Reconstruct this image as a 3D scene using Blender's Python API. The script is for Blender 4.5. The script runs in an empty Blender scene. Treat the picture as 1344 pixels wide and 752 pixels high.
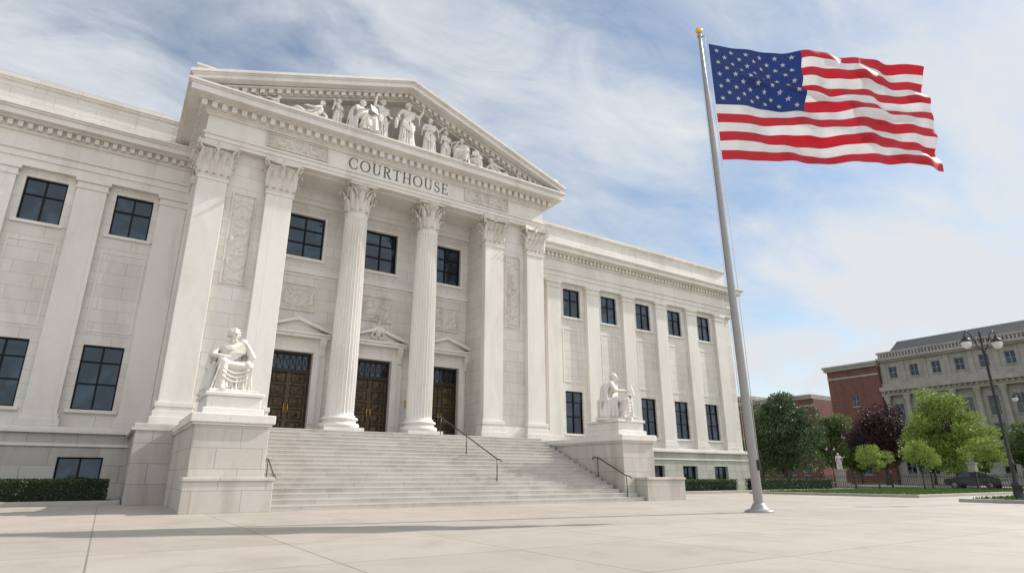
import bpy,bmesh,math,random
from mathutils import Vector,Matrix,noise,Quaternion
random.seed(7)
SC=bpy.context.scene
COL=SC.collection
WL={}
# ------------------------------------------------------------------ helpers
class MB:
    def __init__(s): s.v=[];s.f=[];s.m=[];s.s=[]
    def add(s,vs,fs,mi=0,sm=False):
        n=len(s.v); s.v.extend([tuple(v) for v in vs])
        for f in fs:
            s.f.append(tuple(i+n for i in f)); s.m.append(mi); s.s.append(sm)
    def box(s,x0,x1,y0,y1,z0,z1,mi=0):
        s.add([(x0,y0,z0),(x1,y0,z0),(x1,y1,z0),(x0,y1,z0),(x0,y0,z1),(x1,y0,z1),(x1,y1,z1),(x0,y1,z1)],
              [(0,3,2,1),(4,5,6,7),(0,1,5,4),(1,2,6,5),(2,3,7,6),(3,0,4,7)],mi)
    def prism(s,poly,axis,a,b,mi=0):
        n=len(poly)
        def P(p,t):
            if axis=='x': return (t,p[0],p[1])
            if axis=='y': return (p[0],t,p[1])
            return (p[0],p[1],t)
        vs=[P(p,a) for p in poly]+[P(p,b) for p in poly]
        fs=[tuple(range(n)),tuple(range(2*n-1,n-1,-1))]
        for i in range(n):
            j=(i+1)%n; fs.append((i,i+n,j+n,j))
        s.add(vs,fs,mi)
    def lathe(s,cx,cy,prof,n=32,mi=0,sm=True,cap=True):
        vs=[]
        for r,z in prof:
            for i in range(n):
                a=2*math.pi*i/n; vs.append((cx+r*math.cos(a),cy+r*math.sin(a),z))
        fs=[]
        for k in range(len(prof)-1):
            for i in range(n):
                j=(i+1)%n; fs.append((k*n+i,k*n+j,(k+1)*n+j,(k+1)*n+i))
        s.add(vs,fs,mi,sm)
        if cap:
            m=len(prof)-1
            s.add([vs[m*n+i] for i in range(n)],[tuple(range(n))],mi)
            s.add([vs[i] for i in range(n)],[tuple(range(n-1,-1,-1))],mi)
    def tube(s,pts,rad,n=8,mi=0):
        pts=[Vector(p) for p in pts]
        if not isinstance(rad,(list,tuple)): rad=[rad]*len(pts)
        vs=[]
        up=Vector((0.31,0.17,0.93)).normalized()
        for i,p in enumerate(pts):
            d=(pts[min(i+1,len(pts)-1)]-pts[max(i-1,0)]).normalized()
            if abs(d.dot(up))>.97: u=d.cross(Vector((1,0,0))).normalized()
            else: u=d.cross(up).normalized()
            w=d.cross(u)
            for k in range(n):
                a=2*math.pi*k/n; vs.append(p+(u*math.cos(a)+w*math.sin(a))*rad[i])
        fs=[]
        for i in range(len(pts)-1):
            for k in range(n):
                j=(k+1)%n; fs.append((i*n+k,i*n+j,(i+1)*n+j,(i+1)*n+k))
        fs.append(tuple(range(n-1,-1,-1))); m=(len(pts)-1)*n
        fs.append(tuple(m+k for k in range(n)))
        s.add(vs,fs,mi,True)
    def obj(s,name,mats,parent=None,origin=None,bevel=0,**kw):
        if origin is None:
            xs=[v[0] for v in s.v];ys=[v[1] for v in s.v];zs=[v[2] for v in s.v]
            origin=((min(xs)+max(xs))/2,(min(ys)+max(ys))/2,min(zs))
        o=Vector(origin)
        me=bpy.data.meshes.new(name)
        me.from_pydata([tuple(Vector(v)-o) for v in s.v],[],s.f)
        if not isinstance(mats,(list,tuple)): mats=[mats]
        for m in mats: me.materials.append(m)
        me.polygons.foreach_set('material_index',s.m)
        me.polygons.foreach_set('use_smooth',s.s)
        me.update()
        ob=bpy.data.objects.new(name,me); COL.objects.link(ob)
        place(ob,o,parent)
        if bevel:
            b=ob.modifiers.new('Bevel','BEVEL'); b.width=bevel; b.segments=2; b.limit_method='ANGLE'
        for k,v in kw.items(): ob[k]=v
        return ob
def place(ob,o,parent):
    o=Vector(o)
    if parent is not None:
        ob.parent=parent; ob.location=o-WL[parent.name]
    else: ob.location=o
    WL[ob.name]=o
def empty(name,loc,parent=None,**kw):
    e=bpy.data.objects.new(name,None); e.empty_display_size=.5; COL.objects.link(e)
    place(e,loc,parent)
    for k,v in kw.items(): e[k]=v
    return e
def dup(ob,loc=None,parent=None,rot=None,scale=None):
    n=ob.copy(); COL.objects.link(n)
    if parent is not None: n.parent=parent
    if loc is not None: n.location=loc
    if rot is not None: n.rotation_euler=(0,0,rot)
    if scale is not None: n.scale=scale
    for c in list(ob.children):
        dup(c,parent=n)
    WL[n.name]=Vector(loc) if loc is not None else Vector()
    return n
# ------------------------------------------------------------------ materials
def newmat(name):
    m=bpy.data.materials.new(name); m.use_nodes=True
    nt=m.node_tree; b=nt.nodes['Principled BSDF']
    return m,nt,b
def N(nt,t,**kw):
    n=nt.nodes.new(t)
    for k,v in kw.items(): setattr(n,k,v)
    return n
def mul(nt,a,b,fac=1.0,blend='MULTIPLY'):
    m=N(nt,'ShaderNodeMix',data_type='RGBA',blend_type=blend)
    if isinstance(fac,(int,float)): m.inputs[0].default_value=fac
    else: nt.links.new(fac,m.inputs[0])
    for s,i in ((a,6),(b,7)):
        if isinstance(s,tuple): m.inputs[i].default_value=(*s[:3],1)
        else: nt.links.new(s,m.inputs[i])
    return m.outputs[2]
def ramp(nt,src,stops):
    r=N(nt,'ShaderNodeValToRGB'); cr=r.color_ramp
    while len(cr.elements)<len(stops): cr.elements.new(.5)
    for e,(p,c) in zip(cr.elements,stops):
        e.position=p; e.color=(*c,1) if len(c)==3 else c
    nt.links.new(src,r.inputs[0]); return r.outputs[0]
def g(x): return (x,x,x)
def noise_tex(nt,vec,scale,detail=4,rough=.55,dist=0):
    n=N(nt,'ShaderNodeTexNoise'); n.inputs['Scale'].default_value=scale
    n.inputs['Detail'].default_value=detail; n.inputs['Roughness'].default_value=rough
    n.inputs['Distortion'].default_value=dist
    if vec is not None: nt.links.new(vec,n.inputs['Vector'])
    return n.outputs['Fac']
def stone(name,col,blocks=None,mortar=.012,rough=.65,bump=.15,var=.05,mort=.72,plan=False,stain=.06,offset=.5):
    m,nt,b=newmat(name); L=nt.links.new
    geo=N(nt,'ShaderNodeNewGeometry'); pos=geo.outputs['Position']
    c=None; br=None
    if blocks:
        sep=N(nt,'ShaderNodeSeparateXYZ'); L(pos,sep.inputs[0])
        comb=N(nt,'ShaderNodeCombineXYZ')
        if plan:
            L(sep.outputs[0],comb.inputs[0]); L(sep.outputs[1],comb.inputs[1])
        else:
            ad=N(nt,'ShaderNodeMath',operation='ADD'); L(sep.outputs[0],ad.inputs[0]); L(sep.outputs[1],ad.inputs[1])
            L(ad.outputs[0],comb.inputs[0]); L(sep.outputs[2],comb.inputs[1])
        br=N(nt,'ShaderNodeTexBrick'); br.offset=offset; br.squash=1
        L(comb.outputs[0],br.inputs['Vector'])
        br.inputs['Scale'].default_value=1; br.inputs['Brick Width'].default_value=blocks[0]
        br.inputs['Row Height'].default_value=blocks[1]; br.inputs['Mortar Size'].default_value=mortar
        br.inputs['Mortar Smooth'].default_value=.3
        br.inputs['Color1'].default_value=(*[min(1,x*(1+var)) for x in col],1)
        br.inputs['Color2'].default_value=(col[0]*(1-var*1.1),col[1]*(1-var*1.2),col[2]*(1-var*1.4),1)
        br.inputs['Mortar'].default_value=(*[x*mort for x in col],1)
        c=br.outputs['Color']
    else: c=tuple(col)
    mp=N(nt,'ShaderNodeMapping'); mp.inputs['Scale'].default_value=(1,1,.22); L(pos,mp.inputs[0])
    n1=noise_tex(nt,mp.outputs[0] if not plan else pos,.9,6,.62,.6)
    c=mul(nt,c,ramp(nt,n1,[(.3,(1-stain*1.5,1-stain*1.6,1-stain*1.8)),(.52,g(1.0)),(.8,g(1+stain*.3))]))
    n2=noise_tex(nt,pos,7,5,.65,1.2)
    c=mul(nt,c,ramp(nt,n2,[(.3,(.955,.95,.94)),(.6,g(1.01))]))
    n3=noise_tex(nt,pos,.22,3,.5)
    c=mul(nt,c,ramp(nt,n3,[(.35,(.955,.945,.93)),(.65,g(1.01))]))
    L(c,b.inputs['Base Color']); b.inputs['Roughness'].default_value=rough
    bp=N(nt,'ShaderNodeBump'); bp.inputs['Strength'].default_value=bump; bp.inputs['Distance'].default_value=.02
    n4=noise_tex(nt,pos,22,5,.6)
    if br:
        mh=N(nt,'ShaderNodeMath',operation='SUBTRACT'); L(n4,mh.inputs[0]); L(br.outputs['Fac'],mh.inputs[1]); L(mh.outputs[0],bp.inputs['Height'])
    else: L(n4,bp.inputs['Height'])
    L(bp.outputs[0],b.inputs['Normal'])
    return m
m_wall=stone('marble_ashlar',(.665,.64,.602),(1.75,.62),.013,var=.045,mort=.68,stain=.10)
m_trim=stone('marble_trim',(.73,.705,.668),(1.9,50),.009,var=.025,mort=.80,stain=.085)
m_carve=stone('marble_carved',(.66,.622,.57),None,stain=.18,bump=.25)
m_statue=stone('statue_marble',(.72,.692,.65),None,stain=.16,bump=.15)
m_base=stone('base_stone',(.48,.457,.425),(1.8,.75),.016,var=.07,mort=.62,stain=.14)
m_ped=stone('pedestal_stone',(.55,.52,.475),(1.35,.62),.013,var=.05,mort=.66,stain=.17)
m_step=stone('step_stone',(.60,.57,.525),(1.9,.1667),.010,var=.055,mort=.66,stain=.12)
m_pave=stone('plaza_paving',(.41,.368,.323),(2.6,2.6),.015,plan=True,var=.055,mort=.55,stain=.09,offset=0,bump=.12,rough=.7)
m_kerb=stone('kerb_stone',(.40,.38,.35),(1.5,9),.01,var=.06)
m_walk=stone('sidewalk_concrete',(.36,.34,.31),(1.5,1.5),.015,plan=True,offset=0)
def plain(name,col,rough=.5,metal=0,spec=None,nv=.1,ns=6):
    m,nt,b=newmat(name)
    n=noise_tex(nt,N(nt,'ShaderNodeNewGeometry').outputs['Position'],ns,4)
    c=mul(nt,tuple(col),ramp(nt,n,[(.3,g(1-nv)),(.7,g(1+nv))]))
    nt.links.new(c,b.inputs['Base Color']); b.inputs['Roughness'].default_value=rough; b.inputs['Metallic'].default_value=metal
    if spec is not None: b.inputs['Specular IOR Level'].default_value=spec
    return m
m_black=plain('black_iron',(.015,.016,.017),.45)
m_frame=plain('window_frame_dark',(.006,.007,.008),.55,spec=.2)
m_letter=plain('engraved_grey_letters',(.09,.088,.09),.6)
m_bronze=plain('bronze_door',(.072,.048,.024),.40,.6,nv=.45,ns=3)
m_bronze_d=plain('bronze_dark',(.026,.019,.011),.45,.4,nv=.3)
m_gold=plain('gold_ball',(.85,.50,.10),.25,1)
m_pole=plain('pole_aluminium',(.31,.30,.285),.42,.35,nv=.05)
m_rope=plain('rope_white',(.6,.6,.58),.8)
m_rail=plain('handrail_steel',(.05,.05,.05),.35,.6)
m_roof=plain('roof_slate',(.045,.05,.058),.7,nv=.2)
m_roofl=plain('roof_light',(.40,.40,.39),.6)
m_asph=plain('asphalt',(.06,.06,.062),.85,nv=.2,ns=3)
m_line=plain('road_paint',(.75,.75,.72),.6)
m_bark=plain('bark',(.07,.052,.038),.9,nv=.3,ns=9)
m_tyre=plain('tyre',(.02,.02,.02),.7)
def glass(name,col,rough=.03):
    m,nt,b=newmat(name)
    geo=N(nt,'ShaderNodeNewGeometry')
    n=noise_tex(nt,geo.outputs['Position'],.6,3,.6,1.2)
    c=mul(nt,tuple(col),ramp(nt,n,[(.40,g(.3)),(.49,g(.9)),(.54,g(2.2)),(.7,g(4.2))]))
    nt.links.new(c,b.inputs['Base Color']); b.inputs['Roughness'].default_value=rough
    b.inputs['IOR'].default_value=1.62; b.inputs['Specular Tint'].default_value=(.72,.86,1,1)
    bp=N(nt,'ShaderNodeBump'); bp.inputs['Strength'].default_value=.12; bp.inputs['Distance'].default_value=.05
    nt.links.new(noise_tex(nt,geo.outputs['Position'],1.3,1),bp.inputs['Height']); nt.links.new(bp.outputs[0],b.inputs['Normal'])
    return m
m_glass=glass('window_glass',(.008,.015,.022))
def brickm(name,col):
    return stone(name,col,(.6,.2),.02,var=.18,mort=1.25,stain=.15)
m_brick=brickm('red_brick',(.165,.062,.047))
m_bstone=stone('grey_limestone',(.38,.355,.322),(1.6,.6),.012,var=.06,mort=.75,stain=.15)
def leafm(name,c1,c2,tr=.35):
    m,nt,b=newmat(name); L=nt.links.new
    geo=N(nt,'ShaderNodeNewGeometry')
    c=ramp(nt,geo.outputs['Random Per Island'],[(0,c1),(1,c2)])
    n=noise_tex(nt,geo.outputs['Position'],.9,3)
    c=mul(nt,c,ramp(nt,n,[(.3,g(.65)),(.7,g(1.35))]))
    L(c,b.inputs['Base Color']); b.inputs['Roughness'].default_value=.55
    t=N(nt,'ShaderNodeBsdfTranslucent'); L(c,t.inputs[0])
    mx=N(nt,'ShaderNodeMixShader'); mx.inputs[0].default_value=tr
    L(b.outputs[0],mx.inputs[1]); L(t.outputs[0],mx.inputs[2]); L(mx.outputs[0],nt.nodes['Material Output'].inputs[0])
    return m
m_ldark=leafm('leaves_dark_green',(.032,.062,.024),(.075,.12,.045))
m_lmid=leafm('leaves_green',(.08,.13,.035),(.16,.22,.065))
m_lbright=leafm('leaves_bright_green',(.15,.22,.03),(.27,.35,.07),.42)
m_lpurple=leafm('leaves_purple',(.026,.009,.014),(.065,.022,.028),.25)
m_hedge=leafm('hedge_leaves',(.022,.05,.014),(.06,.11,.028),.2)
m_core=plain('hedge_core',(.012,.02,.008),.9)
m_grass=plain('lawn',(.10,.17,.035),.9,nv=.35,ns=2.5)
# ------------------------------------------------------------------ ground
b=MB(); b.box(-1500,1500,-1500,1500,-2,0); gr=b.obj('ground',m_pave,kind='structure')
def sheet(name,x0,x1,y0,y1,z,m,**kw):
    b=MB(); b.add([(x0,y0,z),(x1,y0,z),(x1,y1,z),(x0,y1,z)],[(0,1,2,3)]); return b.obj(name,m,kind='structure',**kw)
sheet('road',59,68,-300,600,.004,m_asph)
b=MB()
for i in range(-10,60):
    b.box(63.44,63.56,i*6,i*6+3,.004,.009)
b.obj('road_marking',m_line,kind='structure')
sheet('park_lawn',72,106,-100,400,.02,m_grass)
b=MB(); b.box(68,72,-100,400,-.1,.13); b.obj('pavement',m_walk,kind='structure')
b=MB(); b.box(58.7,58.98,-100,400,-.1,.10); b.obj('kerb',m_kerb,kind='structure')
sheet('path',106.02,108.5,-100,400,.03,m_walk)
def lawn(x0,x1,y0,y1):
    b=MB(); k=.3
    b.box(x0,x1,y0,y0+k,-.1,.14);b.box(x0,x1,y1-k,y1,-.1,.14);b.box(x0,x0+k,y0+k,y1-k,-.1,.138);b.box(x1-k,x1,y0+k,y1-k,-.1,.138)
    b.obj('lawn_kerb',m_kerb,kind='structure',bevel=.015)
    g_=MB(); g_.box(x0+k,x1-k,y0+k,y1-k,-.1,.13)
    A=(x1-x0)*(y1-y0)
    for i in range(int(A*60)):
        x=random.uniform(x0+k,x1-k);y=random.uniform(y0+k,y1-k);a=random.random()*6.28;h=random.uniform(.07,.14)
        dx,dy=math.cos(a)*.03,math.sin(a)*.03
        g_.add([(x-dx,y-dy,.128),(x+dx,y+dy,.128),(x+dy*.8,y+dx*.8,.13+h)],[(0,1,2)])
    g_.obj('lawn_grass',m_grass,kind='stuff',label='short mown green grass inside a stone kerb',category='grass')
lawn(35,54,15.5,25.5); lawn(30.5,54,3,12)
# ------------------------------------------------------------------ walls with openings
def wallY(mb,x0,x1,z0,z1,y,ops,d=.35,mi=0):
    xs=sorted({x0,x1,*[o[0] for o in ops],*[o[1] for o in ops]})
    zs=sorted({z0,z1,*[o[2] for o in ops],*[o[3] for o in ops]})
    for i in range(len(xs)-1):
        for j in range(len(zs)-1):
            cx=(xs[i]+xs[i+1])/2;cz=(zs[j]+zs[j+1])/2
            if any(o[0]<cx<o[1] and o[2]<cz<o[3] for o in ops): continue
            mb.add([(xs[i],y,zs[j]),(xs[i+1],y,zs[j]),(xs[i+1],y,zs[j+1]),(xs[i],y,zs[j+1])],[(0,1,2,3)],mi)
    for a,c,e,f in ops:
        mb.add([(a,y,e),(a,y+d,e),(a,y+d,f),(a,y,f)],[(0,1,2,3)],mi)
        mb.add([(c,y,e),(c,y,f),(c,y+d,f),(c,y+d,e)],[(0,1,2,3)],mi)
        mb.add([(a,y,e),(c,y,e),(c,y+d,e),(a,y+d,e)],[(0,1,2,3)],mi)
        mb.add([(a,y,f),(a,y+d,f),(c,y+d,f),(c,y,f)],[(0,1,2,3)],mi)
CH=empty('courthouse',(11.2,34,0),label='white marble neoclassical courthouse with columned portico and pediment',category='courthouse')
XC=11.2; LZ=3.0; YW=34.0
def window_unit(w,h,cols,rows,fw=.07):
    fr=MB(); 
    fr.box(-w/2,-w/2+fw,-.05,.05,0,h);fr.box(w/2-fw,w/2,-.05,.05,0,h)
    fr.box(-w/2+fw,w/2-fw,-.05,.05,0,fw);fr.box(-w/2+fw,w/2-fw,-.05,.05,h-fw,h)
    for i in range(1,cols):
        x=-w/2+w*i/cols; fr.box(x-.04,x+.04,-.05,.04,fw,h-fw)
    for r in rows:
        z=h*r; fr.box(-w/2+fw,w/2-fw,-.045,.035,z-.035,z+.035)
    gl=MB(); gl.add([(-w/2+.02,0,.02),(w/2-.02,0,.02),(w/2-.02,0,h-.02),(-w/2+.02,0,h-.02)],[(0,1,2,3)])
    return fr,gl
WT={}
def window(cx,y,z0,z1,w,cols,rows,kind,parent=CH):
    key=(kind,w)
    h=z1-z0
    e=empty('window',(cx,y,z0),parent)
    if key not in WT:
        fr,gl=window_unit(w,h,cols,rows)
        f=fr.obj('frame',m_frame,origin=(0,0,0)); q=gl.obj('glass_pane',m_glass,origin=(0,0,0))
        f.parent=e;q.parent=e; f.location=(0,0,0);q.location=(0,.01,0)
        WT[key]=(f.data,q.data)
    else:
        for nm,d,yy in (('frame',WT[key][0],0),('glass_pane',WT[key][1],.01)):
            o=bpy.data.objects.new(nm,d); COL.objects.link(o); o.parent=e; o.location=(0,yy,0)
    return e
LW=[-15.4,-11.8,-8.2,-4.63,-.98]; LP=[-13.6,-10.0,-6.4,-2.82,.72]
RW=[23.95+3.78*i for i in range(6)]; RP=[25.84+3.78*i for i in range(6)]
def wing(xa,xb,wins,pils,side):
    w=MB(); ops=[]
    for c in wins:
        ops+=[(c-.82,c+.82,12.5,14.72),(c-.82,c+.82,3.95,6.95)]
    wallY(w,xa,xb,LZ,17.0,YW,ops,.3)
    xe=xa if side<0 else xb
    w.add([(xe,YW,LZ),(xe,YW+34,LZ),(xe,YW+34,17),(xe,YW,17)],[(0,1,2,3)])
    w.obj('wing_wall',m_wall,CH)
    w=MB(); wallY(w,xa-(.35 if side<0 else 0),xb+(.35 if side>0 else 0),-.1,2.86,YW-.35,[(c-.85,c+.85,.75,1.85) for c in wins],.4)
    xe=xa-.35 if side<0 else xb+.35
    w.add([(xe,YW-.35,-.1),(xe,YW+34,-.1),(xe,YW+34,2.86),(xe,YW-.35,2.86)],[(0,1,2,3)])
    xo0,xo1=(xa-.35,xb) if side<0 else (xa,xb+.35)
    w.box(xo0,xo1,YW-.5,YW-.352,-.1,.45)
    w.obj('basement_wall',m_base,CH)
    t=MB()
    xo0,xo1=(xa-.5,xb) if side<0 else (xa,xb+.5)
    t.box(xo0,xo1,YW-.52,YW+.05,2.86,3.02); t.box(xo0+.1,xo1-.1,YW-.42,YW+.05,3.02,3.14)
    t.obj('water_table',m_trim,CH,bevel=.02)
    t=MB(); t.box(xo0,xo1,YW-.42,YW-.352,2.3,2.42); t.obj('string_course',m_trim,CH)
    for c in wins:
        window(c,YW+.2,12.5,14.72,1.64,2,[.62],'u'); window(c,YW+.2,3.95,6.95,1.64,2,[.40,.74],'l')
        window(c,YW-.05,.75,1.85,1.7,2,[],'b')
        s=MB(); s.box(c-1.0,c+1.0,YW-.12,YW+.15,12.36,12.498); s.obj('window_sill',m_trim,CH)
        s=MB(); s.box(c-1.0,c+1.0,YW-.12,YW+.15,3.8,3.948); s.obj('window_sill',m_trim,CH)
        s=MB()
        for (z0,z1) in ((7.6,11.6),):
            s.box(c-.95,c+.95,YW-.03,YW+.02,z1-.07,z1); s.box(c-.95,c+.95,YW-.03,YW+.02,z0,z0+.07)
            s.box(c-.95,c-.88,YW-.03,YW+.02,z0+.07,z1-.07); s.box(c+.88,c+.95,YW-.03,YW+.02,z0+.07,z1-.07)
        s.obj('panel_moulding',m_trim,CH)
    for p in pils:
        q=MB(); q.box(p-.62,p+.62,YW-.28,YW+.02,3.7,14.55)
        q.box(p-.78,p+.78,YW-.40,YW+.02,3.142,3.45); q.box(p-.70,p+.70,YW-.34,YW+.02,3.45,3.7)
        q.box(p-.68,p+.68,YW-.33,YW+.02,14.55,14.65); q.box(p-.64,p+.64,YW-.30,YW+.02,14.65,14.9)
        q.box(p-.74,p+.74,YW-.38,YW+.02,14.9,15.1)
        q.obj('pilaster',m_trim,CH,bevel=.015)
    c=MB()
    def band(pr,z0,z1,y1=YW+.3):
        if side<0: c.box(xa-pr,xb,YW-pr,y1,z0,z1)
        else: c.box(xa,xb+pr,YW-pr,y1,z0,z1)
    band(.28,15.1,15.5); band(.34,15.5,15.85); band(.42,15.85,15.95); band(.30,15.95,16.75); band(.40,16.75,16.9)
    x=xa
    while x<xb+(.4 if side>0 else 0):
        c.box(x,x+.2,YW-.62,YW-.4,16.90,17.16); x+=.38
    band(.42,16.9,17.18); band(.72,17.18,17.28); band(1.02,17.28,17.58); band(1.10,17.58,17.68); band(1.18,17.68,17.8)
    c.obj('wing_cornice',m_trim,CH)
    p=MB(); a,b_=xa,xb
    p.box(a,b_,YW+.05,YW+.6,17.8,19.5); p.box(a-.05,b_+.05,YW-.05,YW+.7,19.5,19.62); p.box(a-.1,b_+.1,YW-.12,YW+.76,19.62,19.85)
    p.box(a,b_,YW-.02,YW+.05,17.8,18.1)
    xe=(a,a+.5) if side<0 else (b_-.5,b_)
    p.box(xe[0],xe[1],YW+.6,YW+34,17.0,19.5)
    p.obj('parapet',m_wall,CH)
    r=MB(); r.box(a+.3,b_-.3,YW+.55,YW+34,17.2,17.9); r.obj('roof',m_roofl,CH)
wing(-19.5,1.5,LW,LP,-1); wing(20.9,46.5,RW,RP,1)
b=MB(); b.box(.75,21.65,27.45,YW-.2,-.1,2.72); b.obj('podium',m_base,CH)
b=MB(); b.box(.6,21.8,27.42,YW-.2,2.72,2.85); b.box(.68,21.72,27.44,YW-.2,2.85,LZ-.003); b.obj('landing',m_step,CH,bevel=.02)
for sgn in (-1,1):
    w=MB(); X=lambda o:XC+sgn*o
    x0,x1=sorted((X(5.65),X(9.75))); w.box(x0,x1,28.82,YW+.2,LZ,16.1)
    w.obj('pier_wall',m_wall,CH)
    for a,c,yb in ((5.6,6.85,28.9),(8.6,9.85,29.8)):
        x0,x1=sorted((X(a),X(c)))
        q=MB(); q.box(x0,x1,28.5,yb,3.95,14.35)
        q.box(x0-.22,x1+.22,28.28,yb+.1,LZ,3.35);q.box(x0-.15,x1+.15,28.35,yb+.1,3.35,3.6);q.box(x0-.07,x1+.07,28.43,yb+.1,3.6,3.75);q.box(x0-.11,x1+.11,28.39,yb+.1,3.75,3.95)
        q.box(x0-.05,x1+.05,28.45,yb,14.2,14.35)
        q.obj('pilaster',m_trim,CH,bevel=.02)
    x0,x1=sorted((X(9.0),X(9.85))); q=MB(); q.box(x0,x1,32.6,33.85,3.95,15.6); q.box(min(x0,x1)-.15,max(x0,x1)+.15,32.4,33.9,LZ,3.6); q.box(x0-.07,x1+.07,32.5,33.88,3.6,3.95); q.box(x0-.1,x1+.1,32.5,33.9,15.6,16.1); q.obj('pilaster',m_trim,CH,bevel=.02)
    x0,x1=sorted((X(6.85),X(8.6))); q=MB(); q.box(x0,x1,28.6,28.9,LZ,3.7); q.obj('pier_base',m_trim,CH)
DX=[XC-4.25,XC,XC+4.2]; YB=30.85
ops=[]
for d in DX: ops+=[(d-1.02,d+1.02,LZ,7.05),(d-.98,d+.98,12.1,14.5)]
w=MB(); wallY(w,XC-5.7,XC+5.7,LZ,16.2,YB,ops,.4); w.obj('porch_wall',m_wall,CH)
b=MB(); b.box(XC-5.66,XC+5.66,28.9,YB+.6,16.0,16.09)
for d in (XC-2.1,XC+2.1):
    b.box(d-.45,d+.45,28.9,YB+.3,15.72,16.0)
b.box(XC-5.66,XC+5.66,YB-.25,YB+.02,15.4,15.998)
b.box(XC-5.66,XC+5.66,YB-.15,YB+.02,15.15,15.4)
b.obj('porch_ceiling',m_trim,CH)
b=MB(); b.box(XC-5.64,XC+5.64,YB-.16,YB+.01,11.2,11.36); b.box(XC-5.64,XC+5.64,YB-.1,YB+.01,11.36,11.52); b.box(XC-5.64,XC+5.64,YB-.05,YB+.01,11.05,11.2)
b.obj('string_course',m_trim,CH)
def relief(x0,x1,z0,z1,y,amp,seed,sym=True,step=.035,fr=1.7,parent=CH,name='carved_panel'):
    nx=max(8,int((x1-x0)/step)); nz=max(8,int((z1-z0)/step)); vs=[];fs=[]
    cx=(x0+x1)/2
    for j in range(nz+1):
        for i in range(nx+1):
            x=x0+(x1-x0)*i/nx; z=z0+(z1-z0)*j/nz
            u=abs(x-cx) if sym else x; v=z
            n_=noise.noise(Vector((u*fr*1.6+seed,v*fr*1.6,seed*.7)))
            n2=noise.noise(Vector((u*fr*3.7+seed*2,v*fr*3.7,3.1)))
            r_=1-abs(n_)*4.5; h=max(0,r_)*.75+max(0,.6-abs(n2)*4)*.5
            ang=math.sin((u*5.2+math.sin(v*3.3+seed)*1.1)*fr)*math.cos(v*4.6*fr)
            h+=max(0,ang)*.55
            e=min((x-x0)/.12,(x1-x)/.12,(z-z0)/.12,(z1-z)/.12,1); 
            vs.append((x,y-amp*min(1,h)*max(0,min(1,e*1.3-.3)),z))
    for j in range(nz):
        for i in range(nx):
            a=j*(nx+1)+i; fs.append((a,a+1,a+nx+2,a+nx+1))
    mb=MB(); mb.add(vs,fs,0,True)
    t=.07
    for (a,b_,c,d) in ((x0-t,x1+t,z1,z1+t),(x0-t,x1+t,z0-t,z0),(x0-t,x0,z0,z1),(x1,x1+t,z0,z1)):
        mb.box(a,b_,y-.06,y+.03,c,d)
    return mb.obj(name,m_carve,parent)
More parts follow.
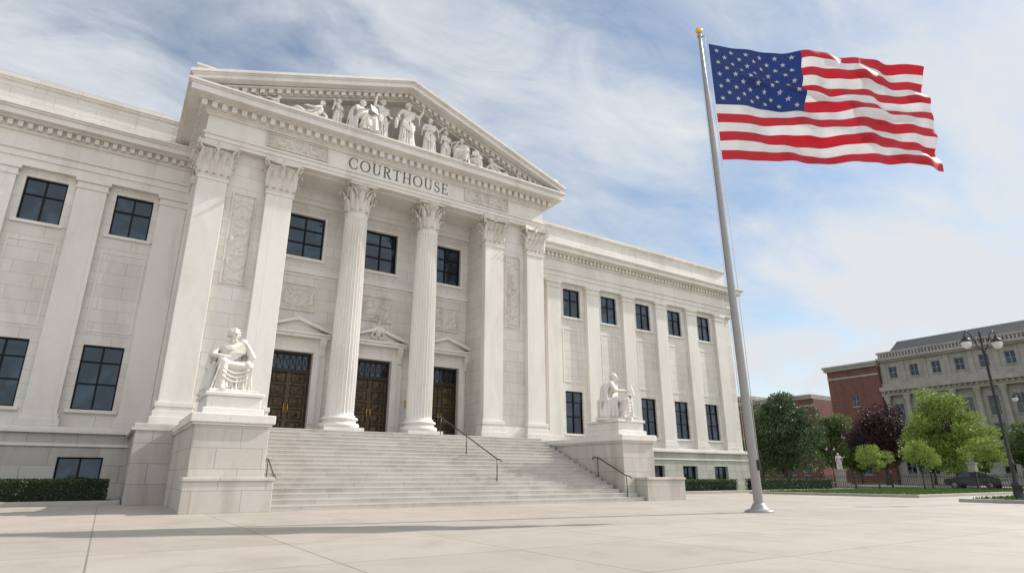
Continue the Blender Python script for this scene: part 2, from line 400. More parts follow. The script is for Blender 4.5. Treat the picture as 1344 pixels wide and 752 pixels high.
for k,d in enumerate(DX):
    e=empty('door',(d,YB+.3,LZ),CH)
    fr=MB(); yy=YB+.3
    fr.box(d-1.02,d-.93,yy-.12,yy+.1,LZ,7.05);fr.box(d+.93,d+1.02,yy-.12,yy+.1,LZ,7.05);fr.box(d-.93,d+.93,yy-.12,yy+.1,6.93,7.05)
    fr.box(d-.93,d+.93,yy-.12,yy+.1,6.02,6.2)
    fr.obj('door_frame',m_bronze_d,e)
    for sg in (-1,1):
        lf=MB(); a,c=sorted((d+sg*.012,d+sg*.925))
        lf.box(a,c,yy,yy+.06,LZ+.01,6.02,1)
        lf.box(a,a+.09,yy-.06,yy,LZ+.02,6.01);lf.box(c-.09,c,yy-.06,yy,LZ+.02,6.01)
        nr=5; hh=2.98/nr
        for i in range(nr+1):
            z=LZ+.03+i*hh; lf.box(a+.09,c-.09,yy-.055,yy,z-.0,z+.08)
        for i in range(nr):
            z=LZ+.03+i*hh+.08; mx=(a+c)/2
            lf.box(a+.17,c-.17,yy-.035,yy,z+.07,z+hh-.15)
            vs=[];n=14
            for q in range(n):
                an=2*math.pi*q/n; vs.append((mx+.15*math.cos(an),yy-.055,z+hh/2-.04+.15*math.sin(an)))
            for q in range(n):
                an=2*math.pi*q/n; vs.append((mx+.18*math.cos(an),yy-.034,z+hh/2-.04+.18*math.sin(an)))
            vs.append((mx,yy-.085,z+hh/2-.04))
            fs=[(q,(q+1)%n,n+(q+1)%n,n+q) for q in range(n)]+[(q,2*n,(q+1)%n) for q in range(n)]
            lf.add(vs,fs)
        lf.obj('door_leaf',[m_bronze,m_bronze_d],e)
        h=MB(); hx=d+sg*.1; h.tube([(hx,yy-.06,LZ+.95),(hx,yy-.12,LZ+1.0),(hx,yy-.12,LZ+1.45),(hx,yy-.06,LZ+1.5)],.016,6); h.obj('handle',m_gold,e)
    tr=MB(); tr.add([(d-.93,yy+.03,6.2),(d+.93,yy+.03,6.2),(d+.93,yy+.03,6.93),(d-.93,yy+.03,6.93)],[(0,1,2,3)]); tr.obj('transom_glass',m_glass,e)
    tg=MB()
    for i in range(7):
        x=d-.93+1.86*i/6
        if i<6:
            tg.tube([(x,yy-.02,6.2),(x+.31,yy-.02,6.93)],.009,5); tg.tube([(x+.31,yy-.02,6.2),(x,yy-.02,6.93)],.009,5)
        tg.box(x-.010,x+.010,yy-.04,yy-.01,6.2,6.93)
    tg.obj('transom_grille',m_bronze,e)
    s=MB(); 
    for sg in (-1,1):
        a,c=sorted((d+sg*1.022,d+sg*1.42)); s.box(a,c,YB-.14,YB+.02,LZ,7.35)
        a,c=sorted((d+sg*1.10,d+sg*1.34)); s.box(a,c,YB-.18,YB-.14,3.5,7.1)
        a,c=sorted((d+sg*1.40,d+sg*1.66)); s.box(a,c,YB-.10,YB+.02,LZ,7.2)
        a,c=sorted((d+sg*1.24,d+sg*1.56)); s.prism([(YB-.15,6.9),(YB-.22,6.95),(YB-.26,7.2),(YB-.42,7.45),(YB-.5,7.75),(YB,7.75),(YB,6.9)],'x',a,c)
    s.box(d-1.02,d+1.02,YB-.14,YB+.02,7.052,7.35)
    s.box(d-1.5,d+1.5,YB-.12,YB+.02,7.35,7.75)
    s.box(d-1.72,d+1.72,YB-.52,YB+.02,7.75,7.9); s.box(d-1.8,d+1.8,YB-.6,YB+.02,7.9,8.0)
    top=.62
    for sg in (-1,1):
        s.prism([(d+sg*1.8,8.0),(d+sg*1.8,8.14),(d,8.14+top),(d,8.0+top-.02)],'y',YB-.6,YB+.01)
    s.prism([(d-1.6,8.001),(d+1.6,8.001),(d,8.0+top)],'y',YB-.3,YB+.01)
    s.obj('door_surround',m_trim,CH,bevel=.012)
    relief(d-.85,d+.85,9.25,10.55,YB-.03,.13,3.3+k*5)
    window(d,YB+.2,12.1,14.5,1.96,2,[.36,.68],'p')
    s=MB(); s.box(d-1.12,d+1.12,YB-.1,YB+.1,11.95,12.098); s.box(d-1.1,d-.982,YB-.06,YB+.02,12.098,14.62);s.box(d+.982,d+1.1,YB-.06,YB+.02,12.098,14.62);s.box(d-.982,d+.982,YB-.06,YB+.02,14.502,14.62); s.obj('window_surround',m_trim,CH)
relief(XC-8.2,XC-7.25,9.5,13.9,28.81,.105,1.2); relief(XC+7.25,XC+8.2,9.5,13.9,28.81,.105,1.2)
pl=MB(); pl.box(XC+1.95,XC+2.2,YB-.05,YB-.002,4.6,5.0); pl.obj('wall_plaque',m_gold,CH)
# ------------------------------------------------------------------ capitals
def leaf(mb,P,nrm,w,h,curl):
    curl*=1.2; w*=.88
    P=Vector(P); nrm=Vector(nrm).normalized(); t=Vector((0,0,1)).cross(nrm)
    rows=[(0,.30,.0),(.15,.40,.05),(.22,.54,.07),(.38,.40,.10),(.45,.58,.13),(.62,.40,.18),(.70,.52,.24),(.86,.32,.42),(.97,.26,.66),(1.0,.17,.86),(.93,.08,1.0),(.84,.03,.98)]
    vs=[]
    for (zz,ww,oo) in rows:
        for s_,dp in ((-1,-.10),(-.45,.02),(0,.12),(.45,.02),(1,-.10)):
            vs.append(P+t*(s_*ww*w)+Vector((0,0,zz*h))+nrm*(oo*curl+dp*w))
    fs=[]
    for i in range(len(rows)-1):
        for k in range(4): fs.append((i*5+k,i*5+k+1,(i+1)*5+k+1,(i+1)*5+k))
    mb.add(vs,fs,0,False)
def volute(mb,P,dirv,r):
    P=Vector(P); dirv=Vector(dirv).normalized(); pts=[];rad=[]
    for i in range(22):
        a=-math.pi*.5+ i*.42; rr=r*(1-i/26)
        pts.append(P+dirv*(rr*math.cos(a+2.2))+Vector((0,0,rr*math.sin(a+2.2)))); rad.append(r*.24*(1-i/40))
    mb.tube(pts,rad,6)
def round_cap(cx,cy,z,h,r,parent):
    mb=MB(); mb.lathe(cx,cy,[(r,z),(r*1.06,z+.05),(r*.98,z+.1),(r*.92,z+h*.4),(r*1.0,z+h*.7),(r*1.3,z+h*.86)],32)
    for i in range(8):
        a=2*math.pi*i/8+math.pi/8; n_=(math.cos(a),math.sin(a),0)
        leaf(mb,(cx+r*1.0*n_[0],cy+r*1.0*n_[1],z+.08),n_,r*.62,h*.42,r*.42)
    for i in range(8):
        a=2*math.pi*i/8; n_=(math.cos(a),math.sin(a),0)
        leaf(mb,(cx+r*1.01*n_[0],cy+r*1.01*n_[1],z+.2),n_,r*.6,h*.62,r*.55)
    for i in range(4):
        a=math.pi/4+math.pi/2*i; d=Vector((math.cos(a),math.sin(a),0))
        for off in (-.16,.16):
            t=Vector((-d.y,d.x,0))*off*r*1.6
            c=Vector((cx,cy,z+h*.76))+d*(r*1.52)+t*.6
            volute(mb,c,d,r*.24)
            mb.tube([Vector((cx,cy,z+h*.42))+d*r*1.02+t*2.2,Vector((cx,cy,z+h*.65))+d*r*1.15+t*1.6,Vector((cx,cy,z+h*.85))+d*r*1.4+t*.8],[.03,.05,.05],6)
    for i in range(4):
        a=math.pi/2*i; d=Vector((math.cos(a),math.sin(a),0)); t=Vector((-d.y,d.x,0))
        for s_ in (-1,1): volute(mb,Vector((cx,cy,z+h*.74))+d*r*1.22+t*s_*r*.28,t*s_,r*.16)
        leaf(mb,Vector((cx,cy,z+h*.8))+d*r*1.22,d,r*.35,h*.2,r*.12)
    def abac(R,cc,z0,z1):
        poly=[]
        for i in range(4):
            a0=math.pi/4+math.pi/2*i
            for s_ in (-.09,.09): poly.append((cx+R*math.cos(a0+s_),cy+R*math.sin(a0+s_)))
            am=a0+math.pi/4
            for q in (-.4,-.2,0,.2,.4):
                rr=cc*(1+.55*q*q*1.6); poly.append((cx+rr*math.cos(am+q),cy+rr*math.sin(am+q)))
        mb.prism(poly[::-1],'z',z0,z1)
    abac(r*1.82,r*1.30,z+h*.87,z+h*.94); abac(r*1.92,r*1.38,z+h*.94,z+h-.004)
    return mb.obj('capital',m_carve,parent)
def flat_cap(x0,x1,y0,y1,z,h,parent):
    mb=MB(); mb.box(x0+.03,x1-.03,y0+.03,y1,z,z+h*.86); w=x1-x0
    mb.box(x0-.06,x1+.06,y0-.06,y1,z,z+.08)
    f=(0,-1,0)
    for q in (.125,.375,.625,.875): leaf(mb,(x0+w*q,y0,z+.08),f,w*.25,h*.42,.28)
    for q in (.0,.25,.5,.75,1.0): leaf(mb,(x0+w*q,y0-.01,z+.2),f,w*.23,h*.6,.36)
    for s_,xx in ((-1,x0),(1,x1)):
        D=y1-y0; nn=max(1,int(D/.35))
        for i in range(nn):
            yy=y0+D*(i+.5)/nn; leaf(mb,(xx,yy,z+.08),(s_,0,0),.27,h*.42,.24)
            leaf(mb,(xx,yy-.12,z+.2),(s_,0,0),.25,h*.6,.32)
        d=Vector((s_*.7,-.7,0))
        volute(mb,Vector((xx+s_*.2,y0-.2,z+h*.76)),d,.17)
        mb.tube([(xx-s_*.25,y0-.02,z+h*.45),(xx-s_*.05,y0-.08,z+h*.65),(xx+s_*.14,y0-.16,z+h*.87)],[.03,.05,.06],6)
    for s_ in (-1,1): volute(mb,Vector(((x0+x1)/2+s_*.18,y0-.1,z+h*.74)),Vector((s_,0,0)),.11)
    leaf(mb,((x0+x1)/2,y0-.1,z+h*.8),f,.24,h*.2,.1)
    poly=[(x0-.26,y0-.28),(x0-.1,y0-.2),(x0+w*.25,y0-.12),(x0+w*.5,y0-.1),(x0+w*.75,y0-.12),(x1+.1,y0-.2),(x1+.26,y0-.28),(x1+.26,y1),(x0-.26,y1)]
    mb.prism(poly,'z',z+h*.87,z+h-.004)
    return mb.obj('capital',m_carve,parent)
for sgn in (-1,1):
    for a,c,yb in ((5.6,6.85,29.2),(8.6,9.85,29.78)):
        x0,x1=sorted((XC+sgn*a,XC+sgn*c)); flat_cap(x0,x1,28.5,yb,14.35,1.75,CH)
def column(cx,cy):
    e=empty('column',(cx,cy,LZ),CH)
    R0,R1=.68,.59; z0,z1=3.8,14.35
    b_=MB(); b_.box(cx-.96,cx+.96,cy-.96,cy+.96,LZ,3.24)
    b_.lathe(cx,cy,[(.92,3.24),(.97,3.30),(.97,3.38),(.92,3.45),(.84,3.47),(.80,3.52),(.80,3.58),(.86,3.60),(.90,3.65),(.88,3.71),(.80,3.74),(.76,3.76),(.74,3.84)],48)
    b_.obj('column_base',m_trim,e)
    s=MB(); nf=24; per=8; n=nf*per; vs=[];fs=[]; rings=[]
    for t in [0,.006,.012,.02,.2,.4,.6,.8,.97,.978,.985,1]:
        z=z0+(z1-z0)*t; R=R0-(R0-R1)*max(0,(t-.2)/.8)**1.3
        fl=0 if t in(0,.006,.985,1) else (.6 if t in (.012,.978) else 1)
        for i in range(n):
            ph=(i%per)/per; dd=0
            if ph>0.12: q=(ph-.12)/.88; dd=math.sin(math.pi*q)**.7*.07*fl if 0<q<1 else 0
            a=2*math.pi*i/n; r=R-dd
            if t==0 or t==1: r=R+.03
            vs.append((cx+r*math.cos(a),cy+r*math.sin(a),z))
        rings.append(t)
    for k in range(len(rings)-1):
        for i in range(n):
            j=(i+1)%n; fs.append((k*n+i,k*n+j,(k+1)*n+j,(k+1)*n+i))
    s.add(vs,fs,0,False); s.obj('column_shaft',m_trim,e)
    round_cap(cx,cy,14.35,1.75,.6,e)
column(XC-2.1,29.2); column(XC+2.1,29.2)
# ------------------------------------------------------------------ entablature and pediment
e=MB(); xa,xb=XC-9.85,XC+9.85; yf=28.5
def eb(pr,z0,z1): e.box(xa-pr,xb+pr,yf-pr,YW+.3,z0,z1)
e.box(xa,xb,yf,30.6,16.1,16.28); eb(.05,16.28,16.5); eb(.12,16.5,16.6); eb(.0,16.6,17.52); eb(.12,17.52,17.62); eb(.2,17.62,17.7)
x=xa-.42
while x<xb+.42:
    e.box(x,x+.24,yf-.50,yf-.26,17.70,18.0); x+=.44
y=yf-.1
while y<YW-.3:
    e.box(xa-.46,xa-.26,y,y+.24,17.72,18.0); e.box(xb+.26,xb+.46,y,y+.24,17.72,18.0); y+=.42
eb(.28,17.7,18.02); eb(.5,18.02,18.1)
eb(.95,18.1,18.42); eb(1.02,18.42,18.5); eb(1.1,18.5,18.6)
e.obj('entablature',m_trim,CH)
relief(XC-7.1,XC-4.15,16.76,17.42,28.47,.15,7.7,fr=1.9,step=.03); relief(XC+4.15,XC+7.1,16.76,17.42,28.47,.15,7.7,fr=1.9,step=.03)
p=MB(); AP=22.85; EZ=18.98; sl=(AP-EZ)/10.95
def rak(t0,t1,y0,y1,inset=0):
    for sg in (-1,1):
        xo=10.95-inset
        zt=AP-sl*xo
        poly=[(XC+sg*xo,max(18.603,zt-t1)),(XC+sg*xo,zt-t0),(XC,AP-t0),(XC,AP-t1)]
        p.prism(poly,'y',y0,y1)
rak(0,.14,27.35,29.5); rak(.14,.22,27.43,29.45,.06); rak(.22,.50,27.5,29.4,.12); rak(.50,.58,27.95,29.3,.9)
rak(.58,.84,28.22,29.2,1.4); rak(.84,.92,28.4,29.1,1.9)
t=1.6
while t<10.9:
    for sg in (-1,1):
        xo=10.95-t; zt=AP-sl*xo
        if zt-.9>18.7:
            x0=XC+sg*xo; zc=zt-.60; dz=sl*.11*(-sg)
            p.prism([(x0-.11,zc-.22-dz),(x0+.11,zc-.22+dz),(x0+.11,zc+dz),(x0-.11,zc-dz)],'y',28.02,28.2)
    t+=.4
p.obj('pediment_cornice',m_trim,CH)
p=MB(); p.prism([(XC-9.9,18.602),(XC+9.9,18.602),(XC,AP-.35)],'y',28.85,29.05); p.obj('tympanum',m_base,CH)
p=MB(); p.prism([(XC-10.6,18.602),(XC+10.6,18.602),(XC+10.6,EZ+.0),(XC,AP-.12),(XC-10.6,EZ+.0)],'y',29.52,46); p.obj('portico_roof',m_roofl,CH)
for sg in (-1,1):
    p=MB(); x0=XC+sg*10.2; p.box(x0-.5,x0+.5,27.95,29.15,19.0,19.6); p.box(x0-.56,x0+.56,27.88,29.22,19.6,19.72)
    p.obj('corner_block',m_trim,CH,bevel=.03)
# ------------------------------------------------------------------ lettering
def ribbon(mb,pts,ws,y):
    L_=[];R_=[]
    for i,p in enumerate(pts):
        a=Vector(pts[max(i-1,0)]);c=Vector(pts[min(i+1,len(pts)-1)]); d=(c-a).normalized(); n=Vector((-d.y,d.x))
        w=ws[i]/2 if isinstance(ws,list) else ws/2
        L_.append(Vector(p)+n*w); R_.append(Vector(p)-n*w)
    k=len(pts); vs=[(q.x,y,q.y) for q in L_]+[(q.x,y,q.y) for q in R_]+[(q.x,28.56,q.y) for q in L_]+[(q.x,28.56,q.y) for q in R_]
    fs=[]
    for i in range(k-1):
        fs.append((i,i+1,k+i+1,k+i)); fs.append((i,2*k+i,2*k+i+1,i+1)); fs.append((k+i,k+i+1,3*k+i+1,3*k+i))
    fs.append((0,k,3*k,2*k)); fs.append((k-1,3*k-1,4*k-1,2*k-1))
    mb.add(vs,fs)
def letter(ch,x,z,h):
    mb=MB(); T=.115*h; t=.065*h; Y=[28.485]
    def S(p,w):
        Y[0]-=.0007; ribbon(mb,[(x+a*h,z+b_*h) for a,b_ in p],w,Y[0])
    def serif(cx,zz,w=.24): S([(cx-w/2,zz),(cx+w/2,zz)],t*.7)
    def arc(cx,cz,rx,rz,a0,a1,n=24,thick=None):
        pts=[];ws=[]
        for i in range(n+1):
            a=math.radians(a0+(a1-a0)*i/n); pts.append((cx+rx*math.cos(a),cz+rz*math.sin(a)))
            ws.append(t*.75+(T-t*.75)*abs(math.cos(a))**1.3)
        Y[0]-=.0007; ribbon(mb,[(x+a*h,z+b_*h) for a,b_ in pts],ws,Y[0])
    if ch=='C':
        arc(.42,.5,.36,.47,48,312); S([(.68,.66),(.68,.90)],t*.7); S([(.68,.10),(.68,.32)],t*.7); adv=.78
    elif ch=='O': arc(.44,.5,.37,.47,0,360,40); adv=.88
    elif ch=='U':
        S([(.16,.97),(.16,.35)],T); S([(.64,.97),(.64,.35)],t*.9); arc(.40,.36,.24,.33,180,360); serif(.16,.97);serif(.64,.97); adv=.80
    elif ch=='R':
        S([(.16,.03),(.16,.97)],T); arc(.30,.735,.23,.225,-90,90); S([(.16,.955),(.32,.955)],t*.8); S([(.16,.51),(.32,.51)],t*.8); S([(.32,.51),(.60,.05)],T); serif(.16,.03);serif(.12,.97,.2);serif(.62,.03,.2); adv=.72
    elif ch=='T':
        S([(.36,.03),(.36,.95)],T); S([(.04,.955),(.68,.955)],t*.9); serif(.36,.03,.3); S([(.05,.97),(.05,.80)],t*.7); S([(.67,.97),(.67,.80)],t*.7); adv=.72
    elif ch=='H':
        S([(.16,.03),(.16,.97)],T);S([(.66,.03),(.66,.97)],T);S([(.16,.51),(.66,.51)],t*.8)
        for c in(.16,.66): serif(c,.03);serif(c,.97)
        adv=.82
    elif ch=='S':
        pts=[]
        for i in range(15):
            a=math.radians(40+230*i/14*.9); pts.append((.30+.19*math.cos(a),.735+.225*math.sin(a)))
        for i in range(16):
            a=math.radians(75-215*i/15*1.0); pts.append((.30+.21*math.cos(a),.265+.235*math.sin(a)))
        pts=pts[:13]+pts[16:]
        ws=[t*.8+(T-t*.8)*math.exp(-((i/(len(pts)-1)-.5)/.22)**2) for i in range(len(pts))]
        Y[0]-=.0007; ribbon(mb,[(x+a*h,z+b_*h) for a,b_ in pts],ws,Y[0])
        S([(.46,.70),(.46,.92)],t*.7);S([(.10,.08),(.10,.32)],t*.7); adv=.58
    elif ch=='E':
        S([(.16,.03),(.16,.97)],T);S([(.06,.955),(.56,.955)],t*.8);S([(.16,.51),(.46,.51)],t*.8);S([(.06,.045),(.60,.045)],t*.8)
        S([(.56,.97),(.56,.80)],t*.7);S([(.60,.03),(.60,.22)],t*.7);S([(.46,.42),(.46,.60)],t*.7); adv=.68
    mb.obj('letter',m_letter,LET); return adv*h
LET=empty('lettering',(XC,28.5,16.72),CH,label='grey roman capital letters reading COURTHOUSE')
adv={'C':.78,'O':.88,'U':.80,'R':.72,'T':.72,'H':.82,'S':.58,'E':.68}
txt='COURTHOUSE'; H_=.68; gap=.085
W=sum(adv[c]*H_ for c in txt)+gap*(len(txt)-1); x=XC-W/2
for c in txt: x+=letter(c,x,16.74,H_)+gap
# ------------------------------------------------------------------ sculpting
def unit_sphere():
    bm=bmesh.new(); bmesh.ops.create_icosphere(bm,subdivisions=2,radius=1); v=[x.co.copy() for x in bm.verts]; bm.free(); return v
US=unit_sphere()
class Sculpt:
    def __init__(s): s.v=[];s.f=[]
    def hull(s,items):
        bm=bmesh.new()
        for p,r in items:
            p=Vector(p)
            rr=r if isinstance(r,(tuple,list)) else (r,r,r)
            for u in US: bm.verts.new((p.x+u.x*rr[0],p.y+u.y*rr[1],p.z+u.z*rr[2]))
        res=bmesh.ops.convex_hull(bm,input=bm.verts)
        for g_ in [x for x in res['geom_interior'] if isinstance(x,bmesh.types.BMVert)]:
            if g_.is_valid: bm.verts.remove(g_)
        bmesh.ops.recalc_face_normals(bm,faces=bm.faces)
        bm.verts.index_update(); n=len(s.v)
        s.v.extend([tuple(v.co) for v in bm.verts]); s.f.extend([tuple(v.index+n for v in f.verts) for f in bm.faces]); bm.free()
    def cap(s,p0,r0,p1,r1): s.hull([(p0,r0),(p1,r1)])
    def chain(s,items):
        for a,b_ in zip(items[:-1],items[1:]): s.hull([a,b_])
    def ell(s,p,r): s.hull([(p,r)])
    def mesh(s,name,voxel,mat,scale=1,smooth=1):
        me=bpy.data.meshes.new(name+'_raw'); me.from_pydata([tuple(Vector(v)*scale) for v in s.v],[],s.f)
        ob=bpy.data.objects.new('tmp',me); COL.objects.link(ob)
        r=ob.modifiers.new('r','REMESH'); r.mode='VOXEL'; r.voxel_size=voxel*scale; r.use_smooth_shade=True
        if smooth:
            q=ob.modifiers.new('s','SMOOTH'); q.iterations=smooth; q.factor=.5
        bpy.context.view_layer.update()
        dg=bpy.context.evaluated_depsgraph_get()
        m2=bpy.data.meshes.new_from_object(ob.evaluated_get(dg)); m2.name=name
        bpy.data.objects.remove(ob); m2.materials.clear(); m2.materials.append(mat)
        m2.polygons.foreach_set('use_smooth',[True]*len(m2.polygons))
        return m2
def head(S,c,f,up=Vector((0,0,1)),beard=True,s=1.0):
    c=Vector(c); f=Vector(f).normalized(); up=(up-f*up.dot(f)).normalized(); r=f.cross(up)
    P=lambda a,b_,d: c+(r*a+f*b_+up*d)*s
    S.ell(P(0,-.012,.02),.090*s); S.hull([(P(0,-.03,.04),.084*s),(P(0,.03,.035),.068*s),(P(0,.045,-.06),.042*s),(P(0,.06,-.095),.028*s)])
    S.cap(P(0,.098,.015),.013*s,P(0,.122,-.028),.017*s)
    S.cap(P(-.05,.086,.032),.014*s,P(-.012,.098,.026),.014*s); S.cap(P(.05,.086,.032),.014*s,P(.012,.098,.026),.014*s)
    S.cap(P(-.022,.093,-.058),.010*s,P(.022,.093,-.058),.010*s)
    S.cap(P(-.05,.07,-.02),.022*s,P(-.045,.06,-.05),.02*s); S.cap(P(.05,.07,-.02),.022*s,P(.045,.06,-.05),.02*s)
    for q in (-1,1): S.cap(P(q*.09,0,.01),.016*s,P(q*.086,.0,-.03),.013*s)
    rnd=random.Random(5)
    for i in range(50):
        th=rnd.uniform(0,6.28); ph=rnd.uniform(.0,1.0)
        z=.02+.1*math.sin(ph*1.5); rr=.1*math.cos(ph*1.3)
        a,b_=rr*math.cos(th),rr*math.sin(th)-.02
        if b_>.05 and z<.088: continue
        S.ell(P(a,b_,z),.019*s)
    for i in range(10):
        a=-.07+.14*i/9; S.ell(P(a,-.085,-.02-.02*(i%2)),.024*s)
    if beard:
        for i in range(16):
            a=rnd.uniform(-.045,.045); d=rnd.uniform(-.16,-.08); S.ell(P(a,.068-abs(a)*.3+rnd.uniform(-.01,.012),d),.018*s)
def hand(S,w,d,nrm,s=1.0,curl=.5):
    w=Vector(w); d=Vector(d).normalized(); nrm=(Vector(nrm)-d*Vector(nrm).dot(d)).normalized(); t=d.cross(nrm)
    S.hull([(w,.026*s),(w+d*.03*s+t*.02*s,.018*s),(w+d*.085*s+t*.033*s,.015*s),(w+d*.085*s-t*.033*s,.015*s)])
    for i,l in enumerate((.07,.08,.075,.058)):
        b_=w+d*.085*s+t*(.036-.024*i)*s
        m=b_+(d*math.cos(curl)-nrm*math.sin(curl))*l*.5*s; e_=m+(d*math.cos(curl*2.2)-nrm*math.sin(curl*2.2))*l*.5*s
        S.cap(b_,.0115*s,m,.0105*s); S.cap(m,.0105*s,e_,.009*s)
    b_=w+d*.025*s+t*.03*s; m=b_+(d*.7+t*.6-nrm*.2)*.045*s; S.cap(b_,.015*s,m,.012*s); S.cap(m,.012*s,m+(d-nrm*.4).normalized()*.035*s,.010*s)
def seated(variant):
    S=Sculpt(); V=Vector
    lean=-.03 if variant==0 else -.10
    sh=1.02; 
    S.hull([((0,.02,.55),(.22,.17,.12)),((0,.02+lean*.4,.75),(.18,.14,.1))])
    S.hull([((0,.02+lean*.4,.75),(.18,.14,.1)),((0,lean+.02,.93),(.21,.14,.12))])
    S.hull([((-.18,lean+.02,sh),.078),((.18,lean+.02,sh),.078),((0,lean+.01,.9),(.19,.14,.12))])
    S.cap((0,lean,1.04),.072,(0,lean-.02,1.14),.058)
    hf=V((.25,-1,-.1)) if variant==0 else V((-.15,-1,-.1))
    head(S,(0,lean-.045,1.225),hf,beard=(variant==0),s=1.06)
    kn=[V((-.20,-.48,.56)),V((.21,-.44,.54))] if variant==0 else [V((-.20,-.50,.54)),V((.22,-.54,.60))]
    ft=[V((-.19,-.46,.08)),V((.20,-.30,.08))] if variant==0 else [V((-.18,-.30,.08)),V((.22,-.60,.08))]
    hp=[V((-.13,.0,.54)),V((.13,.0,.54))]
    for i in (0,1):
        S.cap(hp[i],.12,kn[i],.092); S.cap(kn[i],.085,ft[i],.058)
        S.hull([(ft[i]+V((0,.03,-.03)),.045),(ft[i]+V((0,-.09,-.045)),.04),(ft[i]+V((.01,-.17,-.055)),.026)])
        for q in range(4): S.cap(ft[i]+V((-.03+.02*q,-.16,-.06)),.013,ft[i]+V((-.033+.022*q,-.2,-.068)),.011)
    S.hull([(hp[0],.12),(hp[1],.12),(kn[0]+V((0,0,-.03)),.07),(kn[1]+V((0,0,-.03)),.07)])
    S.hull([(kn[0]+V((0,.05,-.06)),.055),(kn[1]+V((0,.05,-.06)),.055),(ft[0]+V((0,.08,.0)),.05),(ft[1]+V((0,.08,.0)),.05),((0,-.1,.1),.1)])
    for sx in (-1,1):
        S.hull([((sx*.26,.05,.52),.06),((sx*.28,-.20,.52),.05),((sx*.33,-.24,.06),.05),((sx*.33,.2,.06),.06)])
        S.hull([((sx*.24,.05,.98),.06),((sx*.21,.16,.9),.05),((sx*.29,.1,.5),.07),((sx*.25,.2,.5),.06)])
    rnd=random.Random(3+variant)
    for i in range(13):
        u=i/12; top=kn[0].lerp(kn[1],u)+V(((u-.5)*.14,-.055+.10*math.sin(u*math.pi),-.02+rnd.uniform(-.05,.03)-.12*math.sin(u*math.pi)))
        bot=ft[0].lerp(ft[1],u)+V(((u-.5)*.30,-.03+rnd.uniform(-.04,.03),rnd.uniform(-.04,.0)))
        mid=top.lerp(bot,.5)+V((rnd.uniform(-.025,.025),rnd.uniform(-.035,.02),0))
        r=rnd.uniform(.014,.026); S.chain([(top,r),(mid,r*.9),(bot,r*1.2)])
    for k in range(4):
        z=-.03-.065*k; pts=[]
        for i in range(7):
            u=i/6; p=kn[0].lerp(kn[1],u)+V((0,-.07+.06*math.sin(u*math.pi),z-.08*math.sin(u*math.pi)-.02*k)); pts.append((p,.017))
        S.chain(pts)
    for k in range(6):
        u=k/5; a=hp[0].lerp(hp[1],u)+V((0,-.05,.135)); b_=kn[0].lerp(kn[1],u)+V((0,0,.08-.07*math.sin(u*math.pi)))
        S.chain([(a,.024),(a.lerp(b_,.5)+V((rnd.uniform(-.03,.03),0,-.012)),.02),(b_,.02)])
    for sgx in (-1,1):
        for k in range(5):
            y=-.24+.11*k; S.chain([(V((sgx*.30,y,.57-.01*k)),.024),(V((sgx*.345,y+.02,.3)),.022),(V((sgx*(.36+.03*(k%2)),y+.02,.05)),.034)])
        for k in range(3):
            S.chain([(V((sgx*.27,lean+.03+.06*k,1.02)),.024),(V((sgx*.31,.02+.07*k,.78)),.026),(V((sgx*.34,.02+.08*k,.5)),.03)])
    for k in range(6):
        pts=[]
        for i in range(8):
            u=i/7; x=.20-.42*u; z=1.06-.40*u-.043*k; y=lean*(1-u)-.135-.03*math.sin(u*math.pi)+abs(x)*.12
            pts.append((V((x,y,z)),.017))
        S.chain(pts)
    for k in range(4):
        x=.10+.035*k; S.chain([(V((x,lean+.02,1.085)),.02),(V((x+.02,lean+.14,.9)),.025),(V((x+.03,.18,.6)),.028)])
        S.chain([(V((-x,lean+.10,1.03)),.02),(V((-x,lean+.14,.85)),.025),(V((-x-.03,.19,.58)),.028)])
    if variant==0:
        S.chain([(V((-.24,lean+.02,1.0)),.078),(V((-.32,-.06,.75)),.066)]); S.chain([(V((-.32,-.06,.75)),.058),(V((-.22,-.33,.68)),.036)])
        hand(S,(-.22,-.33,.68),(.1,-.9,-.3),(0,-.2,1),curl=.5,s=1.1)
        S.chain([(V((.24,lean+.02,1.0)),.078),(V((.33,-.16,.78)),.066)]); S.chain([(V((.33,-.16,.78)),.058),(V((.17,-.30,1.0)),.036)])
        hand(S,(.17,-.30,1.0),(-.5,.1,.75),(.3,-1,.2),curl=.8,s=1.1)
        S.hull([((.34,-.12,.78),.07),((.32,.02,.6),.07)])
        for k in range(4): S.chain([(V((.29+.02*k,-.14+.06*k,.80)),.022),(V((.34+.01*k,-.08+.06*k,.62)),.024),(V((.34,-.06+.08*k,.45)),.026)])
        S.hull([((-.10,-.42,.69),.022),((-.38,-.46,.71),.022)])
    else:
        S.chain([(V((-.24,lean+.02,1.0)),.075),(V((-.32,-.20,.79)),.062)]); S.chain([(V((-.32,-.2,.79)),.055),(V((-.13,-.46,.80)),.035)])
        hand(S,(-.13,-.46,.80),(.4,-.9,.05),(-.6,0,1),curl=.4,s=1.1)
        S.chain([(V((.24,lean+.02,1.0)),.075),(V((.34,-.16,.76)),.062)]); S.chain([(V((.34,-.16,.76)),.055),(V((.19,-.48,.70)),.035)])
        hand(S,(.19,-.48,.70),(-.3,-.9,0),(0,0,1),curl=.5,s=1.1)
        S.hull([((-.14,-.70,.68),.016),((.20,-.70,.68),.016),((-.14,-.62,.95),.016),((.20,-.62,.95),.016)])
        for k in range(4): S.chain([(V((.27+.01*k,-.1+.05*k,.84)),.024),(V((.35,-.04+.06*k,.6)),.026)])
    return S
